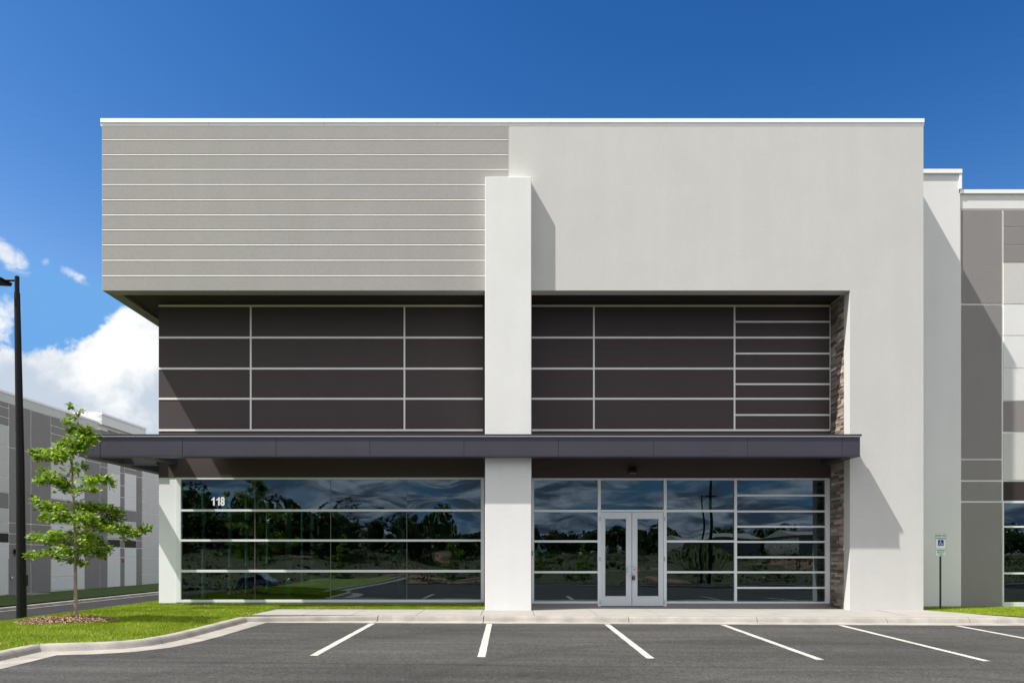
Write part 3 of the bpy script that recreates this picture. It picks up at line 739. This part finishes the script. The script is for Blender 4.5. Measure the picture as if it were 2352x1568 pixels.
for p0, p1, m in ((486,559,m_dgrey),(564,640,m_dgrey),(645,719,m_dgrey),(724,905,m_light),(911,1047,m_white),(1052,1193,m_white),(1197,1341,m_white),(1345,1480,m_dgrey)):
    panel(xc, xe, y5(p0), y5(p1), m)
panel(xc, xe, 994.5, 1101.5, m_light); panel(xc, xe, 1105.5, 1149, m_black)
mb = MB(); yb_ = DR-.02
for p in (1152.5, 1209, 1315.8, 1384): mb.box(xc-.02, xe, yb_, DR+.01, Z(p+2, DR), Z(p-2, DR))
mb.box(X(2302, DR), xc, yb_+.001, DR+.01, Z(1384, DR), Z(1152, DR)); mb.box(X(2302, DR), xe, yb_+.002, DR+.01, -.05, Z(1386.5, DR))
w3 = bpart(mb, 'storefront_window', m_alum, 'window at the right edge of the wing')
for a, b in ((1154.5,1207),(1211,1313.8),(1317.8,1382)): pane(xc, 17.5, Z(b, DR), Z(a, DR), DR-.014, w3, 1.0)
bk = MB(); bk.box(xc-.01, 17.6, DR+.004, DR+.011, -.02, Z(1152, DR)); bpart(bk, 'inner_wall', m_black)

# ---------------------------------------------------------------- neighbour building on the left
XN = -30.0
NB = empty('neighbour_building', (XN, 50, 0), 'grey panelled warehouse beyond the side road at the left edge', 'building'); NB.location = (0, 0, 0)
def LD(cx): return F*30/(CX-cx*.4603)
def LZ(cx, cy): return ZC+(HY-(846.7+cy*.4603))*LD(cx)/F
ND = [m_dgrey, m_light, m_white, m_black]
ztop_n = LZ(240, 190); zr = LZ(600, 263)
mb = MB(); mb.box(XN-20, XN-.02, 26, 110, -2, ztop_n+.0); bpart(mb, 'wall', m_trim, parent=NB)
mb = MB(); mb.box(XN-.6, XN+.04, 26, LD(487)-.02, ztop_n, ztop_n+.14); mb.box(XN-.6, XN+.04, LD(709)+.1, 110, ztop_n-.9, ztop_n-.75)
bpart(mb, 'coping', m_cop, parent=NB)
zt_ = LZ(487, 228)
mb = MB(); mb.box(XN-2.0, XN+.3, LD(487), LD(709), LZ(520, 286), zt_); bpart(mb, 'raised_parapet', m_white, parent=NB)
mb = MB(); mb.box(XN-2.05, XN+.36, LD(487)-.06, LD(709)+.06, zt_+.001, zt_+.14); bpart(mb, 'parapet_coping', m_cop, parent=NB)
def ncol(c0, c1, cm, rows):
    a = LD(c0) if c0 > -400 else 26.5; b = LD(c1)
    for r0, r1, k in rows:
        q = MB(); z1 = LZ(cm, r0); z0 = max(LZ(cm, r1), -2.2)
        q.box(XN-.03, XN+.012, a+.045, b-.045, z0+.03, z1-.03); bpart(q, 'wall_panel', ND[k], parent=NB)
TB = lambda cm: (HY-ZC*0)  # unused
topz = lambda cm: cm
def ptop(cm): return 846.7
ncol(-500, 45, 20, [(158,190,0),(190,240,0),(240,282,0),(282,382,1),(382,458,1),(458,540,1),(540,615,1),(615,697,0),(697,767,1),(767,817,1),(817,867,3),(867,1130,2)])
ncol(45, 155, 100, [(186,402,0),(402,770,0),(770,823,0),(823,873,0),(873,1122,0)])
ncol(155, 255, 205, [(222,408,0),(408,777,0),(777,824,0),(824,877,0),(877,1118,0)])
ncol(255, 422, 330, [(258,302,0),(302,340,0),(340,385,0),(385,455,1),(455,560,1),(560,655,2),(655,700,0),(700,780,1),(780,845,2),(845,885,3),(885,1036,2),(1036,1102,2)])
ncol(422, 500, 460, [(292,462,0),(462,838,0),(838,886,0),(886,1096,0)])
ncol(500, 537, 518, [(306,490,0),(490,842,0),(842,888,0),(888,1092,0)])
ncol(537, 600, 568, [(312,478,0),(478,524,1),(524,578,2),(578,638,2),(638,694,2),(694,764,1),(764,850,1),(850,890,3),(890,938,2),(938,1088,2)])
ncol(600, 622, 611, [(322,520,0),(520,582,0),(582,640,0),(640,852,0),(852,892,0),(892,940,0),(940,1086,0)])
ncol(622, 680, 650, [(330,500,0),(500,526,0),(526,582,2),(582,642,2),(642,706,2),(706,764,0),(764,855,1),(855,893,3),(893,940,2),(940,1084,2)])
ncol(680, 709, 694, [(340,540,0),(540,856,0),(856,895,0),(895,1082,0)])
ncol(709, 862, 745, [(352,545,1),(545,606,1),(606,666,1),(666,720,1),(720,778,1),(778,835,1),(835,941,1),(941,1023,1),(1023,1078,1)])
bandz1 = ztop_n-.02
q = MB(); q.box(XN-.03, XN+.016, 26, LD(487)-.03, LZ(240, 232), bandz1); bpart(q, 'parapet_band', m_light, parent=NB)
# door, step, lamp, strobe
q = MB(); d0, d1 = LD(42), LD(80); q.box(XN-.02, XN+.05, d0, d1, LZ(60, 1122), LZ(60, 945)); dn = bpart(q, 'door', m_dgrey, 'grey door in the wall behind the lamp post', parent=NB)
q = MB(); q.box(XN+.05, XN+.12, d0+.1, d0+.22, LZ(60, 1045), LZ(60, 1035)); q.build('handle', m_chrome, dn)
q = MB(); q.box(XN+.0, XN+1.6, LD(30), LD(120), RZ, RZ+.2); o = q.build('doorstep', m_walk); o['kind'] = 'structure'
nl = empty('wall_light', (XN, LD(73), LZ(73, 922)), 'small black wall light on the grey warehouse behind the lamp post', 'light')
mb = MB(); mb.prism([(.01, 0), (.01, .28), (.16, .24), (.18, .04)], -.14, .14, 'y'); mb.build('housing', m_blk, nl, bevel=.01)
mb = MB(); mb.box(.03, .15, -.12, .12, -.01, .005); mb.build('lens', m_dgrey, nl)
fs = empty('fire_alarm', (XN+.012, LD(613), LZ(613, 968)), 'round red fire alarm bell low on the warehouse wall behind the tree', 'fire alarm')
mb = MB(); mb.tube([(0, 0, .2), (.05, 0, .2), (.08, 0, .2)], [.12, .12, .07], 20); mb.build('bell', m_red, fs, smooth=True)
mb = MB(); mb.box(0, .03, -.11, .11, .09, .31); mb.build('back_plate', m_red, fs)

# ---------------------------------------------------------------- accessible parking sign
DS = 19.95
sg = empty('parking_sign', (X(2159.8, DS), DS, ZC-1.49), 'white and green reserved parking sign on a dark post before the white wall', 'sign')
gz = ZC-1.49
mb = MB(); mb.prism([(-.027, 0), (-.020, -.016), (.020, -.016), (.027, 0), (.020, .0), (.016, -.010), (-.016, -.010), (-.020, 0)], -.3, Z(1226, DS)-gz, 'z')
m_post = mat('dark_green_post', (.02, .035, .03), rough=.5); mb.build('post', m_post, sg)
m_sgn = mat('sign_white', (.86, .92, .90), rough=.45, var=.02); m_grn = mat('sign_green', (.02, .17, .10), rough=.5); m_blu = mat('sign_blue', (.01, .03, .28), rough=.5)
sw_, s0, s1 = .155, Z(1277, DS)-gz, Z(1223, DS)-gz
def rrect(w, z0, z1, r, n=5):
    pts = []
    for cx, cz, a0 in ((w-r, z1-r, 0), (-w+r, z1-r, 90), (-w+r, z0+r, 180), (w-r, z0+r, 270)):
        for k in range(n+1): a = math.radians(a0+90*k/n); pts.append((cx+r*math.cos(a), cz+r*math.sin(a)))
    return pts
mb = MB(); mb.prism(rrect(sw_, s0, s1, .03), -.022, -.018, 'y'); pl = mb.build('sign_plate', m_sgn, sg)
mb = MB(); oo = rrect(sw_-.008, s0+.008, s1-.008, .026); ii = rrect(sw_-.015, s0+.015, s1-.015, .02); n = len(oo)
for k in range(n):
    a, b = oo[k], oo[(k+1) % n]; c, d = ii[(k+1) % n], ii[k]; mb.face([(a[0], -.0235, a[1]), (b[0], -.0235, b[1]), (c[0], -.0235, c[1]), (d[0], -.0235, d[1])])
H_ = s1-s0; zdiv = s1-.675*H_
mb.box(-sw_+.014, sw_-.014, -.0238, -.0225, zdiv-.004, zdiv+.004); mb.build('border', m_grn, pl)
for txt, zf, sz_, sx in (('RESERVED', .155, .078, .80), ('PARKING', .275, .078, .92), ('MAXIMUM', .775, .052, .90), ('PENALTY', .865, .052, .90), ('$ 250', .955, .052, .90)):
    text_mesh(txt, sz_, .0006, .0015, m_grn, 'lettering', pl, (0, -.0232, s1-zf*H_), 'CENTER', sx=sx)
bs = .078; zc_ = s1-.425*H_
mb = MB(); mb.box(-bs, bs, -.0240, -.0225, zc_-bs, zc_+bs); bl = mb.build('symbol', m_blu, pl)
mb = MB(); mb.mi = 0; yv = -.0262
def strk(pts, r): mb.tube([(x, yv+.0018, z) for x, z in pts], r, 6)
arc = [(-.006+.036*math.cos(math.radians(a)), zc_-.018+.036*math.sin(math.radians(a))) for a in range(120, 345, 15)]; strk(arc, .0058)
strk([(-.012, zc_+.030), (-.008, zc_-.008), (.024, zc_-.008), (.042, zc_-.044), (.056, zc_-.038)], .0068); strk([(-.010, zc_+.014), (.018, zc_+.014)], .0055)
mb.tube([(-.013, yv, zc_+.052), (-.013, yv+.003, zc_+.052)], .012, 12)
sy_ = mb.build('wheelchair_figure', m_num, pl)

# ---------------------------------------------------------------- lamp posts
def lamp_post(label, group=None):
    r = empty('lamp_post', (0,0,0), label, 'lamp post', group)
    mb = MB(); mb.tube([(0,0,-.3), (0,0,.4), (-.03,0,3.5), (-.10,0,7.32)], [.104, .102, .084, .058], 20); mb.build('pole', m_blk, r, smooth=True)
    mb = MB(); mb.tube([(-.10,0,7.30), (-.103,0,7.68)], .048, 16); mb.tube([(-.103,0,7.68), (-.103,0,7.70)], [.048,.03], 16); mb.build('tenon', m_blk, r, smooth=True)
    mb = MB(); mb.box(.085, .118, -.05, .05, .75, 1.0); mb.build('hand_hole_cover', m_blk, r, bevel=.008)
    mb = MB(); mb.tube([(-.12,0,7.60), (-.56,0,7.60)], .028, 12); mb.build('arm', m_blk, r, smooth=True)
    mb = MB(); mb.prism([(-.36,7.53),(-.33,7.60),(-.45,7.66),(-.60,7.68),(-1.15,7.655),(-1.17,7.60),(-1.12,7.57)], -.19, .19, 'y')
    hd = mb.build('lamp_head', m_blk, r, bevel=.01)
    mb = MB(); mb.box(-1.08, -.55, -.15, .15, 7.545, 7.57); mb.build('lens', m_dgrey, hd)
    return r
def copy_tree(o, parent=None):
    c = o.copy(); S.collection.objects.link(c)
    if parent: c.parent = parent
    for ch in o.children: copy_tree(ch, c)
    return c
DLP = 17.0
lp = lamp_post('tall black lamp post behind the lawn at the left edge', 'lamp posts round the car park')
lp.location = (X(49.5, DLP), DLP, Z(1417, DLP)-.05); lp.scale = (1.05, 1.05, 1.055)
l2 = copy_tree(lp); l2.location = (11.5, -.5, ZC-2.2); l2.rotation_euler = (0,0,math.pi); l2['label'] = 'black lamp post behind the viewpoint, seen mirrored in the glass'
l3 = copy_tree(lp); l3.location = (15.9, -19, ZC-3.0); l3.rotation_euler = (0,0,math.pi); l3['label'] = 'farther black lamp post behind the viewpoint, seen mirrored in the glass'

# ---------------------------------------------------------------- young tree
TD = 15.3; TB_ = Vector((X(175.5, TD), TD, ZC-1.30))
def tpt(cx, cy, dy=0): 
    p = Vector(P(cx*.4603, 846.7+cy*.4603, TD+dy)); return p-TB_
random.seed(11)
def young_tree(label, group=None):
    r = empty('young_tree', TB_, label, 'tree', group)
    tm = MB()
    tr = [(380,1233),(377,1100),(376,980),(378,870),(372,760),(368,660),(362,560),(357,470),(372,380),(392,300),(388,240),(362,195)]
    rad = [.040,.033,.031,.028,.024,.021,.018,.015,.011,.008,.005,.003]
    tv = [tpt(a, b) for a, b in tr]; tv[0].z = -.08
    tm.tube(tv, rad, 12)
    cl = [ # cx, cy, rx, rz, n   (crop measurements of the crown's clumps)
      (352,186,16,9,10),(395,215,14,8,7),(362,238,16,10,7),(335,265,18,9,10),(372,300,32,22,45),(415,320,42,32,95),(440,358,36,28,70),(395,365,45,25,70),(375,400,50,22,60),(325,372,26,16,32),
      (178,412,24,14,26),(215,440,32,16,38),(262,412,26,16,28),(300,420,34,20,40),(335,440,30,18,30),(272,455,34,14,28),(420,490,24,12,14),
      (222,505,26,14,22),(205,560,26,14,24),(250,545,34,22,44),(300,560,38,28,60),(335,590,36,24,48),(370,500,30,18,26),(380,610,24,16,18),
      (440,560,30,18,30),(480,548,34,18,38),(525,550,28,18,34),(552,585,12,10,8),(450,595,24,14,22),
      (190,655,24,12,20),(225,682,34,14,34),(275,690,34,20,44),(320,690,30,18,34),(225,740,24,12,16),(290,735,40,22,55),(345,740,40,28,60),
      (420,690,40,24,60),(470,690,40,22,60),(530,700,36,20,55),(575,720,34,22,55),(600,745,16,12,12),(420,750,50,32,90),(480,775,46,26,70),(530,760,38,22,50),
      (580,795,28,14,30),(630,800,30,15,34),(670,820,26,15,28),(705,800,24,12,22),(735,793,14,9,10),(540,800,28,14,24),(625,845,16,10,10),
      (185,835,30,14,28),(225,848,36,20,50),(280,840,40,26,60),(330,830,38,24,50),(385,830,50,28,70),(440,850,42,28,60),(490,870,40,24,50),(530,900,24,16,26),
      (160,930,28,12,24),(205,922,30,13,26),(255,920,28,14,22),(300,900,38,22,45),(350,910,44,26,60),(410,905,44,26,60),(460,905,38,22,44),(505,925,24,14,22),(370,955,38,16,34),(405,965,18,10,14),(300,940,24,12,14)]
    V_ = []; T_ = []
    leaf = [(0,0),(.14,.10),(.30,.06),(.36,.26),(.52,.12),(.62,.34),(.72,.12),(.84,.18),(1,0)]
    outl = leaf+[(a, -b) for a, b in reversed(leaf[1:-1])]      # lobed outline
    for cx, cy, rx, rz, n in cl:
        dy = random.uniform(-.55, .55)*(1-abs(cx-372)/520) + random.gauss(0, .12)
        c = tpt(cx, cy, dy*(1.3 if cy > 420 else .35))
        # branch from trunk
        tt = max(3, min(len(tv)-2, int(np.argmin([abs(p.z-(c.z-.12-.22*abs(c.x-tv[5].x))) for p in tv]))))
        s = tv[tt]; mid = s.lerp(c, .5)+Vector((0, 0, .06))
        s = s.lerp(tv[tt+1], random.random()); tm.tube([s, mid, c], [min(rad[tt]*.4, .008), .0045, .002], 5, cap=False)
        sc = TD/F*.4603
        for k in range(int(n*2.45)):
            o = Vector((random.gauss(0, .5)*rx*sc, random.gauss(0, .5)*(rx*.8)*sc, random.gauss(0, .55)*rz*sc)); p = c+o
            L = random.uniform(.065, .125)
            d = Vector((o.x*5+random.gauss(0,.5)+(.5 if cx > 372 else -.5), o.y*5+random.gauss(0,.6), random.gauss(-.12,.5))).normalized()
            up = Vector((random.gauss(0,.55), random.gauss(0,.55), 1)).normalized(); sd = d.cross(up).normalized(); nn = sd.cross(d)
            t = random.random()
            for seg in range(1, 8):      # two-sided lobed leaf as quads along the midrib, slightly cupped
                a0, b0 = leaf[seg]; a1, b1 = leaf[seg+1]
                for sgn in (-1, 1):
                    q = [p+d*(L*a0)-nn*(.04*L*a0), p+d*(L*a1)-nn*(.06*L*a1), p+d*(L*a1)+sd*(sgn*L*b1*1.25)+nn*(.12*L*b1), p+d*(L*a0)+sd*(sgn*L*b0*1.25)+nn*(.12*L*b0)]
                    V_ += q; T_.append(t)
    tm.build('trunk', m_bark, r, smooth=True)
    v = np.array([tuple(p) for p in V_]); raw_mesh('crown', v, 4, m_leaf, r, np.array(T_))
    return r
yt = young_tree('young oak tree with a thin trunk on the lawn beside the left corner', 'young trees')
for i, (x, y, rz, s, lab) in enumerate(((6.5,-24,2,1.0,'young oak behind the viewpoint opposite the double door'),(3.0,-40,1,1.1,'young oak behind the viewpoint beside the access road'),(-16,-26,4,1.15,'young oak far behind the viewpoint opposite the long window'),(-6,-30,3,1.0,'young oak mirrored near the white pillar'))):
    c = copy_tree(yt); c.location = (x, y, ter(x, y)+.05); c.rotation_euler = (0,0,rz); c.scale = (s,s,s); c['label'] = lab

# mulch ring
MC = Vector((X(150, 15.2), 15.25)); 
def mound(x, y):
    r = math.hypot((x-MC.x)/.93, (y-MC.y)/.80); return ZC-1.392+.085*max(0, 1-r*r)
mb = MB(); nr, na = 10, 48
for i in range(nr+1):
    for j in range(na):
        a = 2*math.pi*j/na; rr_ = i/nr*(1+.05*math.sin(3*a+1)+.03*math.sin(7*a)); x = MC.x+.93*rr_*math.cos(a); y = MC.y+.8*rr_*math.sin(a)
        mb.v.append((x, y, ZC-1.40+.09*(1-(i/nr)**2)-(.02 if i == nr else 0)))
for i in range(nr):
    for j in range(na): mb.f.append((i*na+j, i*na+(j+1) % na, (i+1)*na+(j+1) % na, (i+1)*na+j)); mb.m.append(0)
m_mul = mat('mulch_base', (.16, .08, .05), rough=.95, var=.3, vscale=20)
ml = mb.build('mulch', m_mul, fix=False); tag(ml, 'ring of reddish brown bark mulch round the foot of the young tree', 'mulch', kind='stuff')
V_ = []; T_ = []
for k in range(6500):
    a = random.uniform(0, 2*math.pi); rr_ = math.sqrt(random.random())*1.03*(1+.05*math.sin(3*a+1)+.03*math.sin(7*a)); x = MC.x+.93*rr_*math.cos(a); y = MC.y+.8*rr_*math.sin(a)
    z = ZC-1.398+.09*max(0, 1-rr_**2)+random.uniform(.002, .02); L = random.uniform(.015, .045); w_ = random.uniform(.006, .016)
    d = Vector((random.gauss(0,1), random.gauss(0,1), random.gauss(0,.45))).normalized(); s = d.cross(Vector((random.gauss(0,.5), random.gauss(0,.5), 1))).normalized(); p = Vector((x, y, z))
    V_ += [p-d*L-s*w_, p+d*L-s*w_*.6, p+d*L+s*w_*.6, p-d*L+s*w_]; T_.append(random.random())
o = raw_mesh('bark_chips', np.array([tuple(p) for p in V_]), 4, m_chip, ml, np.array(T_)); o['kind'] = 'stuff'

# grass blades
def blades(n, xr, yr, test, zf, name, label, hmin=.022, hmax=.05):
    xs = rng.uniform(*xr, n); ys = rng.uniform(*yr, n); P_ = []
    for x, y in zip(xs, ys):
        if test(x, y): P_.append((x, y, zf(x, y)))
    P_ = np.array(P_); k = len(P_); h = rng.uniform(hmin, hmax, k); a = rng.uniform(0, 2*np.pi, k); ln = rng.uniform(.1, .75, k)*h; b = rng.uniform(0, 2*np.pi, k); w_ = rng.uniform(.003, .006, k)
    dx_ = np.cos(a)*w_; dy_ = np.sin(a)*w_
    v = np.zeros((k, 3, 3)); v[:, 0] = P_; v[:, 1] = P_; v[:, 2] = P_
    v[:, 0, 0] -= dx_; v[:, 0, 1] -= dy_; v[:, 1, 0] += dx_; v[:, 1, 1] += dy_; v[:, :2, 2] -= .006
    v[:, 2, 0] += np.cos(b)*ln; v[:, 2, 1] += np.sin(b)*ln; v[:, 2, 2] += h
    t = np.clip(rng.normal(.45, .22, k), 0, 1)
    o = raw_mesh(name, v.reshape(-1, 3), 3, m_blade, None, t); tag(o, label, 'grass', kind='stuff')
def in_mulch(x, y): return math.hypot((x-MC.x)/.90, (y-MC.y)/.78) < 1
blades(260000, (-12.0, -6.2), (9.6, 24), lambda x, y: sdist(x, y) > .645 and not in_mulch(x, y) and not (x > XD-.02 and y > DG) and not (x > -6.37 and y > 17), zlawn, 'grass', 'bright green mown grass around the young tree')
blades(50000, (-6.35, XPa-.02), (19.44, DG-.0), lambda x, y: True, strip_z, 'grass', 'thin strip of grass under the long window', .02, .045)
def in_r(x, y):
    lim = 19.55 if x < 11.2 else 12.45-(y-17.52)*(12.45-11.15)/(19.55-17.52)
    return (x > 12.45-(y-17.52)*.64)
blades(42000, (11.16, 17), (17.54, DR-.06), in_r, lambda x, y: ZC-1.49, 'grass', 'wedge of grass below the sign at the right', .02, .05)

# ---------------------------------------------------------------- things behind the viewpoint, mirrored in the glass
def woodland():
    V_ = []; T_ = []
    for k in range(190):
        x = -170+2.0*k+random.gauss(0, 4); far = max(0, min(1, (x+30)/50)); y = -100-random.uniform(0, 35)-75*far
        hgt = random.uniform(5.5, 9.5)+ (2.0 if x < -30 else 0)
        base = ter(x, y); R_ = hgt*random.uniform(.36, .55)
        cxyz = Vector((x, y, base+hgt*.5))
        nl, na = 5, 8                                  # opaque core
        for a_ in range(nl):
            for b_ in range(na):
                q = []
                for aa, bb in ((a_, b_), (a_, b_+1), (a_+1, b_+1), (a_+1, b_)):
                    ph = math.pi*aa/nl; th = 2*math.pi*bb/na
                    q.append(cxyz+Vector((R_*.58*math.sin(ph)*math.cos(th), R_*.58*math.sin(ph)*math.sin(th), hgt*.36*math.cos(ph))))
                V_ += q; T_.append(.05)
        lobes = [(random.uniform(0, 6.283), random.uniform(-.9, 1), random.uniform(.25, .5)) for _ in range(9)]
        for j in range(560):
            la, lz, lr = random.choice(lobes); o = Vector((random.gauss(0,1), random.gauss(0,1), random.gauss(0,1))).normalized()*R_*lr
            rr_ = R_*.85*math.sqrt(max(.05, 1-lz*lz)); p = cxyz+Vector((rr_*math.cos(la), rr_*math.sin(la), lz*hgt*.40))+o
            s = random.uniform(.25, .6); d1 = Vector((random.gauss(0,1), random.gauss(0,1), random.gauss(0,1))).normalized(); d2 = d1.cross(Vector((random.gauss(0,1), random.gauss(0,1), random.gauss(0,1)))).normalized()
            V_ += [p-d1*s, p-d2*s*.8, p+d1*s, p+d2*s*.8]; T_.append(min(1, max(0, .35+.45*(o.z/(R_*lr))+random.gauss(0, .15))))
    o = raw_mesh('woodland', np.array([tuple(p) for p in V_]), 4, m_wood, None, np.array(T_)); tag(o, 'dark belt of trees far behind the viewpoint, mirrored in the windows', 'woodland', kind='stuff')
woodland()
def scrub():
    V_ = []; T_ = []
    for k in range(620):
        y = -random.uniform(26, 150); x = random.uniform(-75, 120)
        if any(math.hypot(x-a, y-b) < 6.5 for a, b in ROADP): continue
        hgt = random.choice([.5, .8, 1.2, 1.2, 2.2, 3.2])*random.uniform(.7, 1.3); w_ = hgt*random.uniform(.8, 2.2); base = ter(x, y)
        for j in range(70):
            p = Vector((x+random.gauss(0, .45)*w_, y+random.gauss(0, .45)*w_, base+abs(random.gauss(0, .45))*hgt)); s = random.uniform(.08, .26)
            d1 = Vector((random.gauss(0,1), random.gauss(0,1), random.gauss(0,1))).normalized(); d2 = d1.cross(Vector((random.gauss(0,1), random.gauss(0,1), random.gauss(0,1)))).normalized()
            V_ += [p-d1*s, p-d2*s*.8, p+d1*s, p+d2*s*.8]; T_.append(random.random())
    o = raw_mesh('scrub', np.array([tuple(p) for p in V_]), 4, m_wood, None, np.array(T_)); tag(o, 'low scrub across the meadow behind the viewpoint, mirrored in the glass', 'scrub', kind='stuff')
ROADP = []
for (a, b), (c_, d_) in zip([(-70,-62),(-50,-56),(-33,-52.5),(-20,-50),(-5,-46),(8,-38),(18,-28),(30,-20),(60,-14)], [(-50,-56),(-33,-52.5),(-20,-50),(-5,-46),(8,-38),(18,-28),(30,-20),(60,-14),(110,-12)]):
    for t_ in range(8): ROADP.append((a+(c_-a)*t_/8, b+(d_-b)*t_/8))
scrub()
def shed(x0, x1, y, h, lab):
    e = empty('warehouse', ((x0+x1)/2, y, ter((x0+x1)/2, y)), lab, 'building'); hw = (x1-x0)/2
    mb = MB(); mb.box(-hw, hw, -12, 12, -2, h); mb.build('wall', m_dgrey, e)
    mb = MB(); mb.prism([(-12.5, h+.01), (0, h+1.6), (12.5, h+.01)], -hw-.5, hw+.5); mb.build('roof', m_walk, e)
shed(43, 62, -150, 3.6, 'long low white roofed warehouse far behind the viewpoint'); shed(70, 96, -146, 4.4, 'larger pale roofed warehouse mirrored at the right panes')
# minivan
def minivan():
    e = empty('minivan', (-33, -52.3, ter(-33,-52.5)+.14), 'blue grey minivan on the access road, mirrored in the long window', 'van', rz=math.radians(10))
    m_car = mat('blue_grey_car_paint', (.20, .25, .32), rough=.25, spec=.7); m_tyre = mat('tyre_rubber', (.02,.02,.02), rough=.8)
    side = [(-2.35,.35),(-2.38,.9),(-2.25,1.15),(-2.0,1.68),(-1.6,1.76),(.3,1.74),(.75,1.62),(1.5,1.12),(2.2,.95),(2.4,.75),(2.42,.4),(2.2,.28),(-2.2,.28)]
    mb = MB(); ys = [(-.92,.94,-.03),(-.98,1,0),(.98,1,0),(.92,.94,-.03)]
    n = len(side)
    for yv, sc, dz_ in ((-.80,.97,.0),(-.93,1,0),(.93,1,0),(.80,.97,0)):
        for x, z in side: mb.v.append((x*sc, yv*(1 if z < 1.2 else .86), z))
    for r_ in range(3):
        for k in range(n): mb.f.append((r_*n+k, r_*n+(k+1) % n, (r_+1)*n+(k+1) % n, (r_+1)*n+k)); mb.m.append(0)
    mb.f.append(tuple(range(n))); mb.m.append(0); mb.f.append(tuple(3*n+k for k in range(n))); mb.m.append(0)
    bd = mb.build('body', m_car, e, bevel=.03)
    for s in (-1, 1):
        for xs_ in ([(-1.95,1.12),(-1.8,1.62),(-.95,1.66),(-.95,1.12)], [(-.88,1.12),(-.88,1.66),(.1,1.66),(.2,1.12)], [(.28,1.12),(.18,1.65),(.6,1.58),(1.25,1.12)]):
            q = MB(); q.face([(x, s*(.945 if z < 1.2 else .83), z) for x, z in xs_]); q.face([(x, s*(.90 if z < 1.2 else .80), z) for x, z in reversed(xs_)]); q.build('window', m_blk, bd, fix=False)
        for x in (-1.5, 1.55):
            q = MB(); q.tube([(x, s*.70, .33), (x, s*.96, .33)], .33, 20); wh = q.build('wheel', m_tyre, e, smooth=True)
            q = MB(); q.tube([(x, s*.955, .33), (x, s*.975, .33)], .2, 16); q.build('rim', m_chrome, wh)
minivan()
